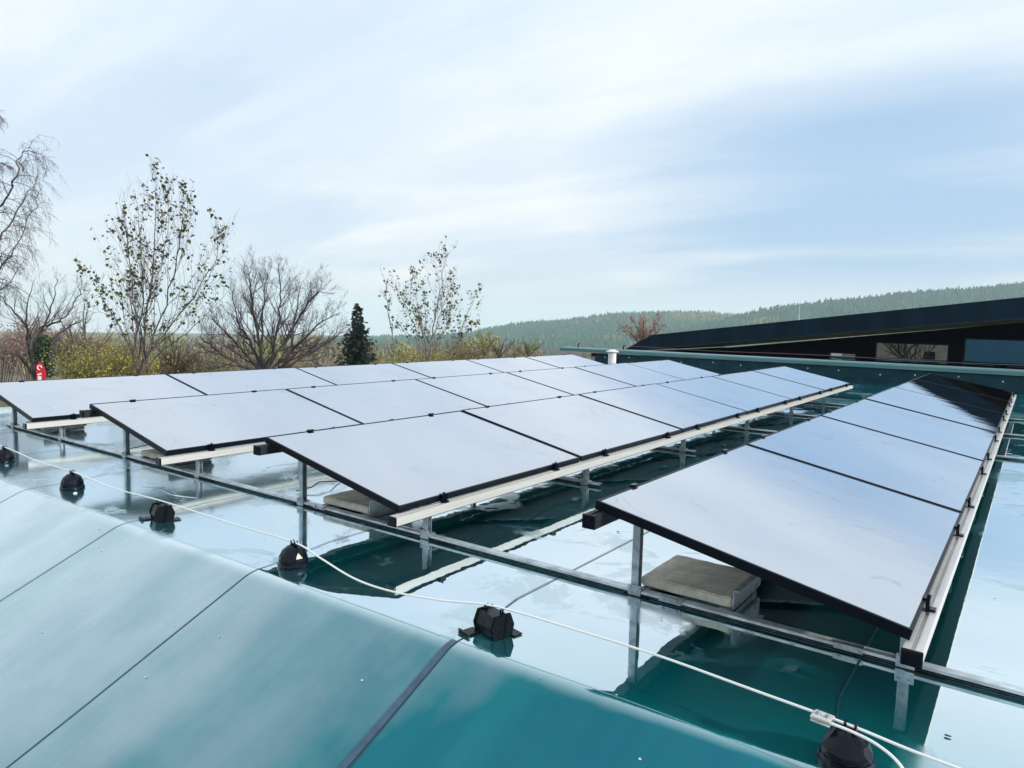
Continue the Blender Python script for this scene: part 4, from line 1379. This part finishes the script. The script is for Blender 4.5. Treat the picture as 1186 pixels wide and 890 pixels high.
# ------------------------------------------------------------------ red flag
def build_flag():
    p = at(47, 440, 34); gz = ground_z(math.hypot(p.x, p.y))
    o = empty('beach_flag', (p.x, p.y, gz))
    ztop = at(47, 419, 34).z - gz; zb = at(47, 441, 34).z - gz
    ux = RGT.copy(); ux.z = 0; ux.normalize()
    b = MB(); b.smooth = True
    b.tube([-ux * .22, -ux * .22 + Vector((0, 0, zb)), -ux * .20 + Vector((0, 0, ztop - .15)), Vector((0, 0, ztop)) - ux * .02], .014, 6)
    b.build('pole', M['black_alu'], o)
    h = ztop - zb
    out = [(-.20, 0), (.26, -.05), (.27, .45 * h), (.20, .72 * h), (.08, .93 * h), (-.04, 1.0 * h), (-.16, .90 * h), (-.20, .7 * h)]
    uy = FWD.copy(); uy.z = 0; uy.normalize()
    b = MB()
    b.prism(out, (0, 0, zb), ux, (0, 0, 1), uy, -.006, .006)
    b.build('cloth', M['red_cloth'], o)
    b = MB()
    for cx, cz, rr in ((-.02, .68 * h, .10),):
        pts = [(Vector(ux) * (cx + rr * math.cos(a * .6)) + Vector((0, 0, zb + cz + rr * math.sin(a * .6))) - uy * .012) for a in range(0, 9)]
        b.tube(pts, .026, 6)
    b.tube([ux * -.10 + Vector((0, 0, zb + .30 * h)) - uy * .012, ux * .05 + Vector((0, 0, zb + .36 * h)) - uy * .012], .05, 6)
    b.prism([(-.12, .02), (.04, .02), (.06, .22 * h), (-.12, .25 * h)], (0, 0, zb), ux, (0, 0, 1), uy, -.012, -.008)
    b.build('emblem', M['white_cloth'], o)
    tag(o, 'red beach flag with white emblem by the ivy-covered trunk', 'flag')
build_flag()

# ------------------------------------------------------------------ house and tree mirrored in the dark building's windows
def build_house():
    o = empty('beige_house', (-9.2, -30, -5))
    b = MB()
    b.box(-6.0, 3.4, -8, 0, 0, 9.5)
    b.build('wall', M['stone'], o)
    b = MB(); b.add([(-6.4, -8.4, 9.5), (3.8, -8.4, 9.5), (3.8, .4, 9.5), (-6.4, .4, 9.5), (-6.4, -4, 12), (3.8, -4, 12)], [(0, 1, 5, 4), (2, 3, 4, 5), (0, 4, 3), (1, 2, 5), (3, 2, 1, 0)])
    b.build('roof', M['fascia'], o)
    for x in (1.1,):
        for z in (2.2, 5.6, 8.0):
            b = MB(); b.box(x, x + .9, -.02, .03, z, z + 1.5); b.build('window', M['black_alu'], o)
    tag(o, 'beige rendered house mirrored in the dark building window', 'house')
build_house()
def mirror_tree():
    T = TreeGen(88, up=.5); r = random.Random(88)
    B = Vector((-8.6, -22, -4)); 
    T.wood.tube([B, B + Vector((0, 0, 2)), B + Vector((0, 0, 5.6))], [.3, .26, .2], 7, cap=False)
    for k in range(7):
        a = 6.283 * k / 7
        st = B + Vector((0, 0, 2.6 + .25 * k)); st = st + Vector((0, 0, 1.6)); tip = st + Vector((2.3 * math.cos(a), 2.3 * math.sin(a), 2.6 + .3 * (k % 3)))
        T.limb([st, (st + tip) / 2 + Vector((.2 * math.cos(a), .2 * math.sin(a), -.1)), tip], .12, .03, kids=12, lev=2, ratio=.4, angle=.6, tmin=.2)
    T.finish('tree', 'bare dark tree in front of the beige house, seen mirrored in the window', 'tree', M['bark_dark'], M['twig_dark'])
mirror_tree()

# ------------------------------------------------------------------ air
def build_haze():
    b = MB()
    b.box(-6000, 6000, -6000, 6000, -190, 130)
    mt = bpy.data.materials.new('haze'); mt.use_nodes = True
    t = mt.node_tree
    t.nodes.remove(t.nodes['Principled BSDF'])
    v = N(t, 'ShaderNodeVolumePrincipled')
    v.inputs['Color'].default_value = (.76, .92, 1.0, 1)
    v.inputs['Density'].default_value = .00024
    v.inputs['Anisotropy'].default_value = .0
    t.links.new(v.outputs[0], t.nodes['Material Output'].inputs['Volume'])
    o = b.build('haze', mt); o['kind'] = 'stuff'; o['label'] = 'thin pale blue air over the valley'; o['category'] = 'haze'
build_haze()
